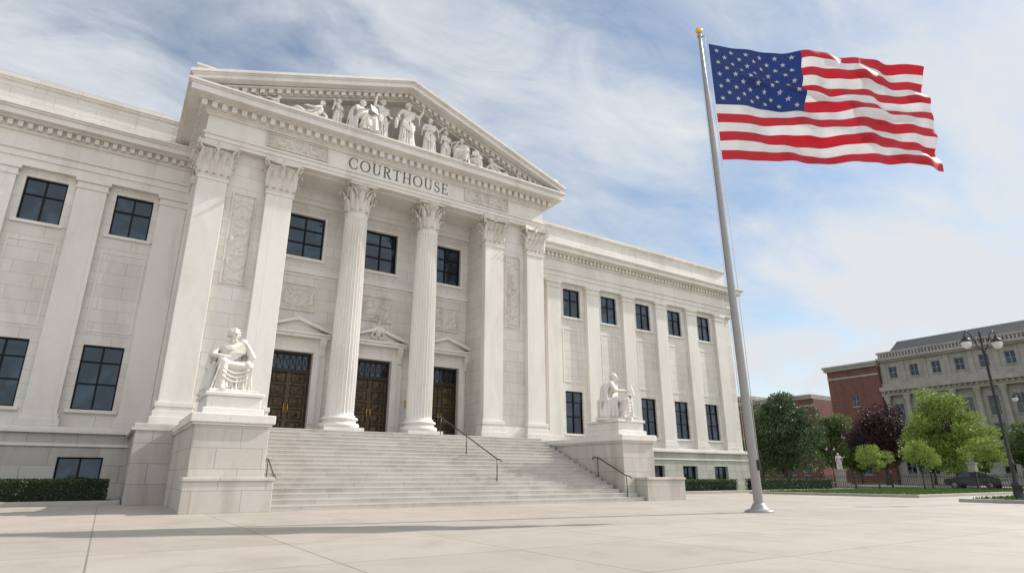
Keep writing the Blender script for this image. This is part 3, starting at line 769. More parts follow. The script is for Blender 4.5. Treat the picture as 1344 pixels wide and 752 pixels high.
def standing(variant):
    S=Sculpt(); V=Vector; rnd=random.Random(20+variant)
    S.hull([((-.08,0,.95),(.13,.11,.1)),((.08,0,.95),(.13,.11,.1)),((-.11,0,.05),(.15,.13,.05)),((.13,-.02,.05),(.15,.13,.05))])
    S.hull([((0,0,.98),(.18,.13,.1)),((0,0,1.15),(.15,.12,.08))]); S.hull([((0,0,1.15),(.15,.12,.08)),((0,0,1.35),(.19,.13,.1))])
    S.hull([((-.17,0,1.43),.07),((.17,0,1.43),.07),((0,0,1.32),(.17,.13,.08))])
    S.cap((0,0,1.45),.062,(0,-.01,1.55),.052); head(S,(0,-.03,1.64),((.3,-1,-.05) if variant%2 else (-.35,-1,-.05)),beard=variant==1,s=1.08)
    S.hull([((.1,-.1,.95),.07),((.12,-.18,.55),.06),((.1,-.1,.1),.05)])
    for i in range(18):
        a=2*math.pi*i/18; r0=.21; r1=.30
        p0=V((r0*math.cos(a),.16*math.sin(a),1.0)); p1=V((r1*math.cos(a)+.01,.19*math.sin(a),.03))
        m=p0.lerp(p1,.5)+V((rnd.uniform(-.02,.02),rnd.uniform(-.02,.02),0)); r=rnd.uniform(.018,.03)
        S.chain([(p0,r*.8),(m,r),(p1,r*1.3)])
    for k in range(5):
        pts=[]
        for i in range(8):
            u=i/7; pts.append((V((.21-.42*u,-.135-.03*math.sin(u*math.pi)+.02*abs(u-.5),1.42-.42*u-.055*k)),.019))
        S.chain(pts)
    for k in range(4):
        pts=[]
        for i in range(7):
            u=i/6; pts.append((V((-.22+.44*u,-.15-.04*math.sin(u*3.14),.98-.06*k-.12*math.sin(u*3.14)-.1*u)),.021))
        S.chain(pts)
    S.cap((-.1,-.14,.04),.045,(-.11,-.24,.03),.03); S.cap((.12,-.14,.04),.045,(.13,-.26,.03),.03)
    def arm(sg,el,wr,d,n_):
        S.chain([(V((sg*.21,0,1.42)),.07),(V(el),.055)]); S.chain([(V(el),.052),(V(wr),.036)]); hand(S,wr,d,n_,curl=.4,s=1.1)
        for k in range(3): S.chain([(V((sg*(.21),.03*k,1.40)),.026),(V(el)+V((0,.03*k,-.04)),.026),(V(el)+V((sg*.02,.03*k,-.25)),.028)])
    if variant==0:
        arm(-1,(-.38,-.08,1.35),(-.42,-.2,1.62),(.1,-.1,1),(-1,0,0)); arm(1,(.33,-.04,1.18),(.24,-.24,1.0),(-.3,-.8,-.3),(0,-.3,1))
    elif variant==1:
        arm(-1,(-.34,-.02,1.18),(-.42,-.2,1.02),(0,-.5,-1),(-1,0,0)); arm(1,(.40,-.06,1.30),(.50,-.14,1.52),(.1,-.1,1),(1,0,0))
        S.hull([((-.5,-.2,.75),(.03,.1,.22)),((-.46,-.2,.75),(.03,.1,.22))])
    else:
        arm(-1,(-.32,-.06,1.17),(-.08,-.24,1.12),(1,-.2,.2),(0,-1,0)); arm(1,(.36,-.06,1.2),(.5,-.22,1.32),(1,-.3,.3),(0,0,1))
    return S
def reclining():
    S=Sculpt(); V=Vector; rnd=random.Random(9)
    S.hull([((0,0,.2),(.21,.18,.17)),((.12,0,.22),.16)])
    S.hull([((-.02,0,.22),.16),((-.25,0,.45),(.14,.14,.13))]); S.hull([((-.25,0,.45),(.15,.15,.13)),((-.36,0,.62),(.14,.16,.12))])
    S.hull([((-.34,-.17,.66),.065),((-.40,.13,.66),.065),((-.34,0,.56),.125)])
    S.cap((-.39,-.02,.7),.062,(-.41,-.04,.8),.052); head(S,(-.42,-.07,.88),(.5,-.8,-.05),beard=True,s=1.08)
    S.chain([(V((.1,-.06,.2)),.13),(V((.5,-.12,.40)),.092),(V((.86,-.1,.1)),.058)]); S.chain([(V((.1,.05,.18)),.13),(V((.55,0,.18)),.095),(V((1.0,0,.08)),.058)])
    S.cap((1.0,-.02,.06),.045,(1.12,-.05,.12),.03); S.cap((.86,-.1,.08),.045,(.98,-.13,.05),.03)
    S.hull([((.1,0,.15),.14),((.5,-.1,.32),.08),((.9,-.03,.06),.06),((.3,-.15,.05),.05)])
    for k in range(9):
        u=k/8; S.chain([(V((.05+.8*u,-.13,.38-.05*abs(u-.45)*4)),.022),(V((.08+.82*u,-.22,.18)),.02),(V((.05+.9*u,-.24,.03)),.028)])
    for k in range(4): S.chain([(V((-.30-.02*k,-.19,.66)),.02),(V((-.2+.04*k,-.19,.45)),.02),(V((.02+.06*k,-.21,.28)),.024)])
    S.chain([(V((-.42,.1,.66)),.066),(V((-.62,.0,.38)),.052),(V((-.60,-.2,.08)),.038)]); hand(S,(-.60,-.2,.07),(.3,-1,-.1),(0,0,1),curl=.2)
    S.chain([(V((-.33,-.18,.66)),.066),(V((-.12,-.28,.5)),.052),(V((.14,-.28,.50)),.038)]); hand(S,(.14,-.28,.50),(1,-.1,-.1),(0,-.2,1),curl=.5)
    return S
def crest():
    S=Sculpt(); V=Vector
    S.hull([((0,0,.55),(.26,.08,.22)),((0,0,.22),(.12,.07,.12))])
    S.hull([((0,-.08,.50),(.16,.06,.14)),((0,-.08,.32),(.07,.05,.07))])
    S.ell((0,-.06,.88),(.10,.10,.12)); S.ell((0,-.16,.86),(.03,.05,.03))
    for sg in (-1,1):
        for k in range(4):
            S.chain([(V((sg*.20,-.02,.70-.1*k)),.05),(V((sg*(.36-.02*k),-.04,.76-.14*k)),.045),(V((sg*(.44-.04*k),-.02,.62-.14*k)),.03)])
        S.chain([(V((sg*.1,-.05,.06)),.05),(V((sg*.3,-.06,.06)),.05),(V((sg*.42,-.05,.14)),.05),(V((sg*.40,-.05,.24)),.04)])
    return S
seat0=seated(0).mesh('seated_statue',.0085,m_statue,1.66)
seat1=seated(1).mesh('seated_statue_b',.0085,m_statue,1.66)
st=[standing(i).mesh('standing_figure_%d'%i,.013,m_statue) for i in range(3)]
sr=seated(0).mesh('seated_relief',.013,m_statue); sr1=seated(1).mesh('seated_relief_b',.013,m_statue); rc=reclining().mesh('reclining_relief',.013,m_statue)
cr_=crest().mesh('door_crest',.014,m_carve)
def inst(me,name,loc,rot,scale,parent=None,**kw):
    o=bpy.data.objects.new(name,me); COL.objects.link(o); place(o,loc,parent); o.rotation_euler=(0,0,rot); o.scale=scale
    for k,v in kw.items(): o[k]=v
    return o
inst(cr_,'door_crest',(XC,YB-.52,8.12),0,(.95,1.1,.95),CH)
zc=18.605; yy=28.12
for (me,dx,s,rot,fx,dy) in [(st[1],0.0,1.66,0,1.0,-.1),(st[0],-1.5,1.50,.25,1.0,0),(st[2],1.45,1.42,-.15,1.0,0),
                       (sr1,-2.8,1.50,.5,1.0,-.08),(st[2],2.55,1.20,.3,1.0,.1),(sr,3.55,1.32,-.5,-1.05,-.08),
                       (st[2],-3.9,1.06,.5,-1.0,.1),(rc,-5.35,1.26,-.1,-1.05,0),(sr1,4.6,1.04,-.6,1.05,0),(rc,6.1,1.12,.1,1.1,0),(rc,-7.35,.86,.1,-1.15,0),(rc,7.95,.70,0,1.15,0),(rc,-8.6,.5,0,1.1,0)]:
    inst(me,'relief_figure',(XC+dx,yy+dy,zc),rot,(s*fx,s*1.05,s),CH)
for dx,s in ((-2.8,1.42),(3.55,1.26),(4.6,1.0)):
    sb=MB(); sb.box(XC+dx-.28*s,XC+dx+.28*s,yy-.1,yy+.42,zc,zc+.44*s); sb.obj('relief_seat',m_statue,CH)
# ------------------------------------------------------------------ stairs
NS=18; y0=20.3; run=(27.42-y0)/NS; rise=LZ/NS; SX0,SX1=4.4,19.62
b=MB()
def stair_poly(n):
    poly=[(y0,-.1)]
    for i in range(n):
        z=rise*(i+1)-(0.003 if i==NS-1 else 0); yb=y0+run*i
        poly+= [(yb,z-.042),(yb-.022,z-.038),(yb-.022,z-.006),(yb-.015,z),(yb+run,z)]
    poly+=[(y0+run*n+.01,-.1)]
    return poly[::-1]
b.prism(stair_poly(NS),'x',SX0,SX1); b.prism(stair_poly(2),'x',SX1,20.38)
st_o=b.obj('staircase',m_step,label='broad pale stone steps leading up to the portico',category='stairs')
def cheek(x0,x1,bx0,bx1,lab):
    e=empty('stair_wall',((x0+x1)/2,20.2,0),label=lab,category='wall')
    m=MB(); m.box(x0+.12,x1-.12,20.85,27.40,-.1,2.55); m.obj('wall_body',m_ped,e,bevel=.02)
    m=MB(); m.box(x0-.02,x1+.02,20.72,24.6,2.62,2.9); m.box(x0+.05,x1-.05,20.79,27.40,2.55,2.62)
    m.box(x0+.02,x1-.02,24.6,27.41,2.622,2.86); m.obj('coping',m_trim,e,bevel=.03)
    m=MB(); m.box(bx0-.03,bx1+.03,20.10,20.84,-.1,.88); m.box(bx0-.06,bx1+.06,20.06,20.845,.88,1.0)
    m.obj('base_block',m_ped,e,bevel=.025)
    p=MB(); cx=(x0+x1)/2; p.box(cx-.92,cx+.92,21.15,23.65,2.9,3.12); p.box(cx-.82,cx+.82,21.25,23.55,3.12,3.5); p.box(cx-.9,cx+.9,21.17,23.63,3.5,3.62)
    p.obj('plinth',m_trim,e,bevel=.03)
cheek(1.95,4.38,1.95,4.38,'stone stair wall and pedestal carrying a seated statue, beside the steps')
cheek(19.64,21.85,20.45,22.85,'stone stair wall and pedestal carrying a seated statue, at the far side of the steps')
def statue(me,loc,rot,lab,sx):
    e=empty('statue',loc,label=lab,category='statue'); e.rotation_euler=(0,0,rot)
    o=bpy.data.objects.new('figure',me); COL.objects.link(o); o.parent=e; o.location=(0,0,.1); o.scale=(sx,1.05,1)
    s=MB(); s.box(-.5,.5,-.30,.50,.10,.84); s.box(-.54,.54,.42,.56,.10,1.0); so=s.obj('seat',m_statue,origin=(0,0,0),bevel=.02); so.parent=e; so.location=(0,0,0)
    s=MB(); s.box(-.76,.76,-1.10,.64,0,.13); so=s.obj('footing',m_statue,origin=(0,0,0),bevel=.02); so.parent=e; so.location=(0,0,0)
statue(seat0,(3.02,22.5,3.62),.1,'white marble statue of a seated bearded robed figure',1.16)
statue(seat1,(20.45,22.35,3.62),.72,'white marble statue of a seated robed figure reading',1.2)
def rail(x,ya,yb,lab,hgt=.9,r=.026):
    m=MB()
    def zs(y): 
        return max(0,min(NS,math.floor((y-y0)/run)+1))*rise if y>y0 else 0
    za,zb=zs(ya),zs(yb)
    pts=[(x,ya-.35,za+hgt-.12),(x,ya-.2,za+hgt-.02),(x,ya,za+hgt),(x,yb,zb+hgt),(x,yb+.3,zb+hgt+.02),(x,yb+.38,zb+hgt-.1)]
    m.tube(pts,r,8)
    o=m.obj('handrail',m_rail,label=lab,category='handrail')
    k=3 if yb-ya>3 else 2
    for i in range(k):
        y=ya+(yb-ya)*i/(k-1); q=MB(); zz=za+(zb-za)*i/(k-1)
        q.tube([(x,y,zs(y)-.02),(x,y,zz+hgt)],r*.85,8); q.obj('post',m_rail,o)
rail(13.8,22.2,27.6,'dark steel handrail running down the middle of the stone steps')
rail(19.55,20.5,22.4,'dark steel handrail on the steps beside the stair wall')
rail(4.55,20.9,21.9,'short dark steel handrail on the steps beside the stair wall',.75,.02)
# ------------------------------------------------------------------ foliage
def leaves(mb,center,rad,n,size,rnd,shell=.5,mi=0):
    cx,cy,cz=center
    for i in range(n):
        while True:
            v=Vector((rnd.uniform(-1,1),rnd.uniform(-1,1),rnd.uniform(-1,1)))
            l=v.length
            if .05<l<=1 : break
        v=v*(shell+(1-shell)*l)/l*1.0 if rnd.random()<.6 else v*1.15
        p=Vector((cx+v.x*rad[0],cy+v.y*rad[1],cz+v.z*rad[2]))
        a=Vector((rnd.gauss(0,1),rnd.gauss(0,1),rnd.gauss(0,1))).normalized(); b_=a.cross(Vector((rnd.gauss(0,1),rnd.gauss(0,1),rnd.gauss(0,1)))).normalized()
        s=size*rnd.uniform(.6,1.3)
        mb.add([p-a*s,p+b_*s*.45,p+a*s,p-b_*s*.45],[(0,1,2,3)],mi)
def tree_mesh(name,H,W,trunk_h,mat,seed,nclump=46,per=260,size=.2,trunk_r=.2):
    rnd=random.Random(seed)
    root=empty(name,(0,0,0))
    t=MB(); top=H*.72
    pts=[(0,0,-.05)];
    for i in range(1,6):
        z=top*i/5; pts.append((rnd.uniform(-.06,.06)*z,rnd.uniform(-.06,.06)*z,z))
    t.tube(pts,[trunk_r*(1.25 if i==0 else 1-.16*i) for i in range(6)],9)
    cl=[]
    ch=H-trunk_h
    for k in range(nclump):
        while True:
            v=Vector((rnd.uniform(-1,1),rnd.uniform(-1,1),rnd.uniform(-1,1)))
            if .35<v.length<1: break
        nz=noise.noise(v*1.7+Vector((seed,0,0)))*.45
        sc=1+nz
        tap=1-.38*max(0,v.z)
        c=Vector((v.x*W/2*.82*sc*tap,v.y*W/2*.82*sc*tap,trunk_h+ch*.5+v.z*ch*.43*sc))
        cl.append(c)
    for c in cl[::2]:
        s_=Vector(pts[2])+(Vector(pts[4])-Vector(pts[2]))*rnd.random(); mid=s_.lerp(c,.5)+Vector((0,0,-.1))
        t.tube([s_,mid,c],[trunk_r*.35,trunk_r*.22,trunk_r*.08],6)
    to=t.obj('trunk',m_bark,origin=(0,0,0)); to.parent=root; to.location=(0,0,0)
    c_=MB()
    for c in cl:
        r=rnd.uniform(.45,1.1)*W*.125; leaves(c_,c,(r*1.2,r*1.2,r*.8),int(per*(r/(W*.11))),size,rnd,.45)
    co=c_.obj('crown',mat,origin=(0,0,0)); co.parent=root; co.location=(0,0,0)
    return root
def tree_at(root,loc,rot=0,scale=(1,1,1),lab='',first=False,group=None,cat='tree'):
    o=root if first else dup(root,loc,None,rot,scale)
    o.location=loc; o.rotation_euler=(0,0,rot); o.scale=scale
    o['label']=lab; o['category']=cat
    if group: o['group']=group
    return o
T1=tree_mesh('tree',9.4,8.2,.6,m_ldark,11,110,260,.14,.25)
tree_at(T1,(55.6,36.0,0),0,lab='dense dark green tree beside the courthouse',first=True)
T2=tree_mesh('tree',10.0,8.6,1.8,m_lpurple,12,96,230,.15,.25); tree_at(T2,(79,38,0),0,lab='dark purple-leaved tree in the park',first=True)
T3=tree_mesh('tree',9.8,8.9,1.3,m_lbright,13,110,230,.14,.22); tree_at(T3,(72.5,28.0,0),0,lab='bright green spring tree across the street',first=True)
T4=tree_mesh('tree',9.6,8.4,1.6,m_lmid,14,90,200,.17,.22); tree_at(T4,(84,46.8,0),0,lab='mid green tree in the park',first=True)
for (x,y,s,r) in [(92,60,.8,1),(96,40,.8,2),(88,26,.75,3),(90,33,.75,4),(84,20,.75,5),(98,72,.85,.5),(100,52,.75,2.5),(96,88,.9,1.5),(82,57,.75,4.4)]:
    tree_at(T4,(x,y,0),r,(s,s,s),'mid green tree in the park',group='green park trees')
T5=tree_mesh('young_tree',3.5,3.3,1.3,m_lbright,15,46,110,.062,.055)
for i,(x,y,s) in enumerate([(49.2,24.4,.95),(50.6,21.9,1.02),(51.6,18.2,1.05),(47,9,1.0)]):
    tree_at(T5,(x,y,.1),i*1.3,(s,s,s),'small young bright green tree on the lawn',first=(i==0),group='young trees on the lawn')
def hedge(x0,x1,y0_,y1_,h,lab,rnd):
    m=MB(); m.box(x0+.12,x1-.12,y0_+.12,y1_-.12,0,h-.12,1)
    A=2*((x1-x0)+(y1_-y0_))*h+(x1-x0)*(y1_-y0_); 
    for i in range(int(A*420)):
        f=rnd.random()*A; d=rnd.uniform(-.10,.10)
        fy=(x1-x0)*h
        if f<fy: p=Vector((rnd.uniform(x0,x1),y0_+.06+d,rnd.uniform(0,h)))
        elif f<2*fy: p=Vector((rnd.uniform(x0,x1),y1_-.06+d,rnd.uniform(0,h)))
        elif f<2*fy+(y1_-y0_)*h: p=Vector((x0+.06+d,rnd.uniform(y0_,y1_),rnd.uniform(0,h)))
        elif f<2*fy+2*(y1_-y0_)*h: p=Vector((x1-.06+d,rnd.uniform(y0_,y1_),rnd.uniform(0,h)))
        else: p=Vector((rnd.uniform(x0,x1),rnd.uniform(y0_,y1_),h-.06+d*.8+.03*noise.noise(Vector((f,0,0)))))
        a=Vector((rnd.gauss(0,1),rnd.gauss(0,1),rnd.gauss(0,1))).normalized(); b_=a.cross(Vector((rnd.gauss(0,1),rnd.gauss(0,1),rnd.gauss(0,1)))).normalized()
        s=.038*rnd.uniform(.7,1.4); m.add([p-a*s,p+b_*s*.55,p+a*s,p-b_*s*.55],[(0,1,2,3)])
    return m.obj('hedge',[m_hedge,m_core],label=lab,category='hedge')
rr=random.Random(4)
hedge(-13,.2,28.9,30.4,.92,'clipped dark green hedge in front of the courthouse wall',rr)
hedge(27,37.6,28.2,29.6,.85,'clipped green hedge in front of the courthouse wall',rr)
hedge(38.6,48,27.2,28.4,.9,'clipped green hedge beside the plaza',rr)
for (x0,x1,y0_,y1_) in ((-13.5,.7,28.3,33.5),(24,50,26.8,33.5)):
    b=MB(); b.box(x0,x1,y0_,y0_+.3,-.1,.16); b.box(x0,x0+.3,y0_+.3,y1_,-.1,.155) if x0>0 else None; b.box(x1-.3,x1,y0_+.3,y1_,-.1,.155); b.obj('planting_kerb',m_kerb,kind='structure',bevel=.02)
    g_=MB(); g_.box(x0+.3 if x0>0 else x0,x1-.3,y0_+.3,y1_,-.1,.06); g_.obj('planting_bed',m_grass if x0>0 else m_core,kind='structure')
# ------------------------------------------------------------------ flagpole and flag
PX,PY=16.65,11.85
fp=empty('flagpole',(PX,PY,0),label='tall tapered silver flagpole with gold ball on the plaza',category='flagpole')
m=MB(); m.lathe(PX,PY,[(.138,0.1),(.138,3),(.122,7),(.102,11),(.079,15),(.06,17.25)],32); m.obj('pole',m_pole,fp)
m=MB(); m.lathe(PX,PY,[(.42,-.01),(.42,.05),(.36,.07),(.27,.10),(.22,.16),(.18,.24),(.15,.26)],36); m.obj('base_flange',m_pole,fp)
m=MB(); m.lathe(PX,PY,[(.06,17.25),(.08,17.27),(.08,17.35),(.04,17.4),(.04,17.46)],20); m.tube([(PX,PY,17.32),(PX+.18,PY-.1,17.3)],.03,6); m.obj('truck',m_pole,fp)
m=MB(); m.lathe(PX,PY,[(.001,17.42)]+[(.13*math.sin(math.pi*i/14),17.56-.13*math.cos(math.pi*i/14)) for i in range(1,14)]+[(.001,17.69)],24,cap=False); m.obj('ball_finial',m_gold,fp)
rx,ry=.8364,-.5481
m=MB(); m.tube([(PX+rx*.2,PY+ry*.2,17.3),(PX+rx*.24,PY+ry*.24,10),(PX+rx*.17+.0,PY+ry*.17,1.4)],.011,5); m.tube([(PX-rx*.10,PY-ry*.10,17.3),(PX-rx*.2,PY-ry*.2,1.4)],.008,5); m.obj('halyard',m_rope,fp)
m=MB(); m.box(PX-.03,PX+.03,PY-.22,PY-.13,1.2,1.5); m.obj('cleat',m_black,fp)
fp.rotation_euler=(-.0044,-.0068,0)
def ab(a,b_): return (rx*a+.5481*b_, ry*a+.8364*b_)
A0=Vector((PX,PY,0))+Vector((rx,ry,0))*.17
A1=Vector((*ab(16.95,20.2),0))
fd=(A1-A0); FL=fd.length*.965; fd.normalize(); fnm=Vector((-fd.y,fd.x,0)); 
def flagpos(u,v,off=0):
    amp=min(1,u*3.0)
    w=amp*(.24*math.sin(6.283*(1.35*u-.22*v)+.3)*(.7+.3*u)+.10*math.sin(6.283*(1.9*v+.75*u)+.6)*(.4+.5*u)+.085*math.sin(6.283*(3.0*v-1.6*u)+2.0)+.10*math.sin(6.283*(3.6*u+.55*v)+.8))
    w+=.06*math.sin(6.283*(5.2*v+.9*u)+1)*amp*u+.035*math.sin(6.283*(8.3*u-1.1*v)+2)*amp
    w+=.16*math.exp(-((v-.10-.55*u)/.042)**2)*math.sin(min(1,u*1.3)*3.14)-.14*math.exp(-((v-.21-.46*u)/.048)**2)*math.sin(min(1,u*1.3)*3.14)
    w+=.13*math.exp(-((v-.95+.35*u)/.05)**2)*math.sin(min(1,u*1.2)*3.14)-.10*math.exp(-((v-.72-.05*u)/.05)**2)*math.sin(u*3.14)
    z=16.95-5.05*v - .08*math.sin(u*3.14)*(1-v) +.05*amp*math.sin(6.283*(1.2*u)+.9)*(.4+.6*v)-.05*u
    z+=.20*v*math.sin(math.pi*u)+.24*v*u*u
    xx=FL*u*(1+.006*v*v)+.025*u*math.sin(6.283*v*1.3+1)
    if u>.92:
        k=(u-.92)/.08; z+=-k*k*.16*(1-v)**5+k*k*.06*v**4; w+=k*k*.10*math.cos(v*6)
    p=A0+fd*xx+fnm*w; p.z=z
    if off:
        e1=flagpos(u+.004,v)-flagpos(u-.004,v); e2=flagpos(u,v+.004)-flagpos(u,v-.004); nn=e1.cross(e2).normalized(); p=p+nn*off
    return p
m=MB(); NU,NV=200,104
vs=[flagpos(i/NU,j/NV) for j in range(NV+1) for i in range(NU+1)]
fs=[[],[],[]]
for j in range(NV):
    for i in range(NU):
        s_=int(j/8); a=j*(NU+1)+i; f=(a,a+1,a+NU+2,a+NU+1)
        if i<NU*.4 and s_<7: fs[2].append(f)
        elif s_%2==0: fs[0].append(f)
        else: fs[1].append(f)
m.v.extend([tuple(v) for v in vs])
for k in range(3):
    for f in fs[k]: m.f.append(f); m.m.append(k); m.s.append(True)
for r_ in range(9):
    cnt=6 if r_%2==0 else 5
    for c in range(cnt):
        uu=.4*((c+.5)/6 if cnt==6 else (c+1)/6); vv=(7/13)*(r_+1)/10
        for off in (.018,-.018):
            pts=[]
            for q in range(10):
                a=math.pi/2+q*math.pi/5; R=.115 if q%2==0 else .045
                pts.append(flagpos(max(.001,uu+R*math.cos(a)/FL),vv-R*math.sin(a)/5.05,off))
            cpt=flagpos(uu,vv,off); m.add(pts+[cpt],[(q,(q+1)%10,10) for q in range(10)],3)
def cloth(name,col,tr=.32):
    mt,nt,b_=newmat(name); L=nt.links.new
    c=mul(nt,col,ramp(nt,noise_tex(nt,N(nt,'ShaderNodeNewGeometry').outputs['Position'],1.5,4),[(.3,g(.9)),(.7,g(1.06))]))
    L(c,b_.inputs['Base Color']); b_.inputs['Roughness'].default_value=.6
    t=N(nt,'ShaderNodeBsdfTranslucent'); L(c,t.inputs[0]); mx=N(nt,'ShaderNodeMixShader'); mx.inputs[0].default_value=tr
    L(b_.outputs[0],mx.inputs[1]); L(t.outputs[0],mx.inputs[2]); L(mx.outputs[0],nt.nodes['Material Output'].inputs[0]); return mt
m.obj('flag',[cloth('flag_red',(.50,.008,.022)),cloth('flag_white',(.76,.76,.77)),cloth('flag_blue',(.007,.03,.16)),cloth('flag_star',(.58,.60,.65),.2)],
      label='American flag with stars and stripes waving from the flagpole',category='flag',origin=tuple(A0+Vector((0,0,14))))
# ------------------------------------------------------------------ street lamps
m_globe=plain('lamp_globe_glass',(.62,.62,.60),.2)
def lamp(loc,H,rot,lab):
    e=empty('street_lamp',(0,0,0)); 
    m=MB(); m.lathe(0,0,[(.24,0),(.24,.12),(.19,.18),(.17,.6),(.2,.64),(.2,.7),(.12,.8),(.085,1.0),(.075,1.5),(.09,1.53),(.09,1.58),(.07,1.62),(.052,H-1.0),(.08,H-.97),(.08,H-.9),(.045,H-.86),(.04,H-.25),(.06,H-.2),(.02,H-.05),(.005,H+.1)],16)
    o=m.obj('post',m_black,origin=(0,0,0)); o.parent=e; o.location=(0,0,0)
    for sg in (-1,1):
        m=MB(); pts=[(sg*.02,0,H-.95),(sg*.2,0,H-.75),(sg*.34,0,H-.45),(sg*.42,0,H-.2),(sg*.52,0,H-.06),(sg*.62,0,H-.04),(sg*.68,0,H-.14),(sg*.68,0,H-.24)]
        m.tube(pts,.024,7)
        sp=[]
        for i in range(14):
            a=i*.5; r=.12*(1-i/18); sp.append((sg*(.2+r*math.cos(a)),0,H-.42+r*math.sin(a)))
        m.tube(sp,.014,5)
        o=m.obj('arm',m_black,origin=(0,0,0)); o.parent=e; o.location=(0,0,0)
        m=MB(); m.lathe(sg*.68,0,[(.03,H-.22),(.06,H-.28),(.08,H-.34),(.17,H-.42),(.22,H-.52),(.21,H-.53)],18); o=m.obj('lamp_shade',m_black,origin=(0,0,0)); o.parent=e; o.location=(0,0,0)
        m=MB(); m.lathe(sg*.68,0,[(.19,H-.532),(.2,H-.6),(.17,H-.72),(.1,H-.80),(.01,H-.83)],18,cap=False); o=m.obj('lamp_globe',m_globe,origin=(0,0,0)); o.parent=e; o.location=(0,0,0)
    e.location=loc; e.rotation_euler=(0,0,rot); e['label']=lab; e['category']='street lamp'; e['group']='double-headed black street lamps'
    return e
ax=math.atan2(ry,rx)
l0=lamp((*ab(20.7,25.7),0),7.2,ax,'tall black double-headed street lamp on the plaza')
for (a,b_,r,s) in ((38.4,45,ax,1),(50.2,81,ax,1),(37,88,ax,.55),(31,60,ax,.55)):
    o=dup(l0,(*ab(a,b_),0),None,r,(s,s,s)); o['label']='tall black double-headed street lamp near the park' if s==1 else 'small black double-headed lamp near the park'
# ------------------------------------------------------------------ iron fence
f=MB(); FX=54.6
for i in range(int((44-8)/.16)):
    y=8+i*.16; f.box(FX-.012,FX+.012,y-.012,y+.012,.06,1.18); f.lathe(FX,y,[(.026,1.18),(.001,1.26)],4,cap=False,sm=False)
f.box(FX-.02,FX+.02,8,44,1.0,1.04); f.box(FX-.02,FX+.02,8,44,.16,.2)
fo=f.obj('iron_fence',m_black,label='black iron picket fence along the street',category='fence')
for i in range(13):
    y=8+3*i; q=MB(); q.box(FX-.06,FX+.06,y-.06,y+.06,0,1.3); q.lathe(FX,y,[(.05,1.3),(.09,1.36),(.06,1.43),(.01,1.47)],10,cap=False); q.obj('fence_post',m_black,fo)
# ------------------------------------------------------------------ parked car
def car(loc,rot,col,lab):
    pm=plain('car_paint',col,.25,.3,nv=.02)
    e=empty('parked_car',(0,0,0))
    m=MB(); w=.88
    prof=[(-2.2,.35),(-2.25,.6),(-2.2,.85),(-1.3,.95),(-.75,1.38),(-.3,1.46),(.6,1.45),(1.25,1.3),(1.75,.98),(2.15,.92),(2.25,.65),(2.2,.35),(1.75,.3),(1.6,.5),(1.35,.6),(1.1,.5),(.95,.28),(-1.0,.28),(-1.15,.5),(-1.4,.6),(-1.65,.5),(-1.8,.3)]
    n=len(prof); vs=[]
    for sg in (-1,1):
        for (y,z) in prof:
            ww=w*(1-.18*max(0,(z-.9)/.55)); vs.append((sg*ww,y,z))
    fs=[tuple(range(n)),tuple(range(2*n-1,n-1,-1))]+[(i,n+i,n+(i+1)%n,(i+1)%n) for i in range(n)]
    m.add(vs,fs); o=m.obj('body',pm,origin=(0,0,0),bevel=.05); o.parent=e;o.location=(0,0,0)
    m=MB()
    for sg in (-1,1):
        def q(y,z): return (sg*(w*(1-.18*max(0,(z-.9)/.55))+.006),y,z)
        m.add([q(-1.15,.98),q(-.02,.98),q(-.02,1.38),q(-.65,1.33)],[(0,1,2,3)]); m.add([q(.04,.98),q(1.3,1.0),q(1.1,1.25),q(.5,1.38),q(.04,1.38)],[(0,1,2,3,4)])
    for (ya,za,yb_,zb) in ((-1.27,.99,-.78,1.37),(1.3,1.29,1.72,1.01)):
        if ya<0: m.add([(-.8,ya-.02,za),(.8,ya-.02,za),(.68,yb_-.02,zb),(-.68,yb_-.02,zb)],[(0,1,2,3)])
        else: m.add([(-.68,ya+.02,za),(.68,ya+.02,za),(.8,yb_+.02,zb),(-.8,yb_+.02,zb)],[(0,1,2,3)])
    o=m.obj('window',m_glass,origin=(0,0,0)); o.parent=e;o.location=(0,0,0)
    for y in (-1.4,1.35):
        for sg in (-1,1):
            m=MB(); k=20
            vs=[(sg*(.66 if q<k else .87),y+.33*math.cos(6.283*q/k),.33+.33*math.sin(6.283*q/k)) for q in range(2*k)]
            m.add(vs,[tuple(range(k)),tuple(range(2*k-1,k-1,-1))]+[(i,(i+1)%k,k+(i+1)%k,k+i) for i in range(k)])
            vs=[(sg*.875,y+.2*math.cos(6.283*q/k),.33+.2*math.sin(6.283*q/k)) for q in range(k)]; m.add(vs,[tuple(range(k))],1)
            o=m.obj('wheel',[m_tyre,m_pole],origin=(0,0,0)); o.parent=e;o.location=(0,0,0)
    for sg in (-1,1):
        m=MB(); m.box(sg*.68-.14,sg*.68+.14,-2.262,-2.18,.62,.76); o=m.obj('headlight',m_globe,origin=(0,0,0)); o.parent=e;o.location=(0,0,0)
    e.location=loc;e.rotation_euler=(0,0,rot); e['label']=lab;e['category']='car'
car((66.6,24.5,.005),3.14,(.03,.032,.038),'dark grey car parked across the street')
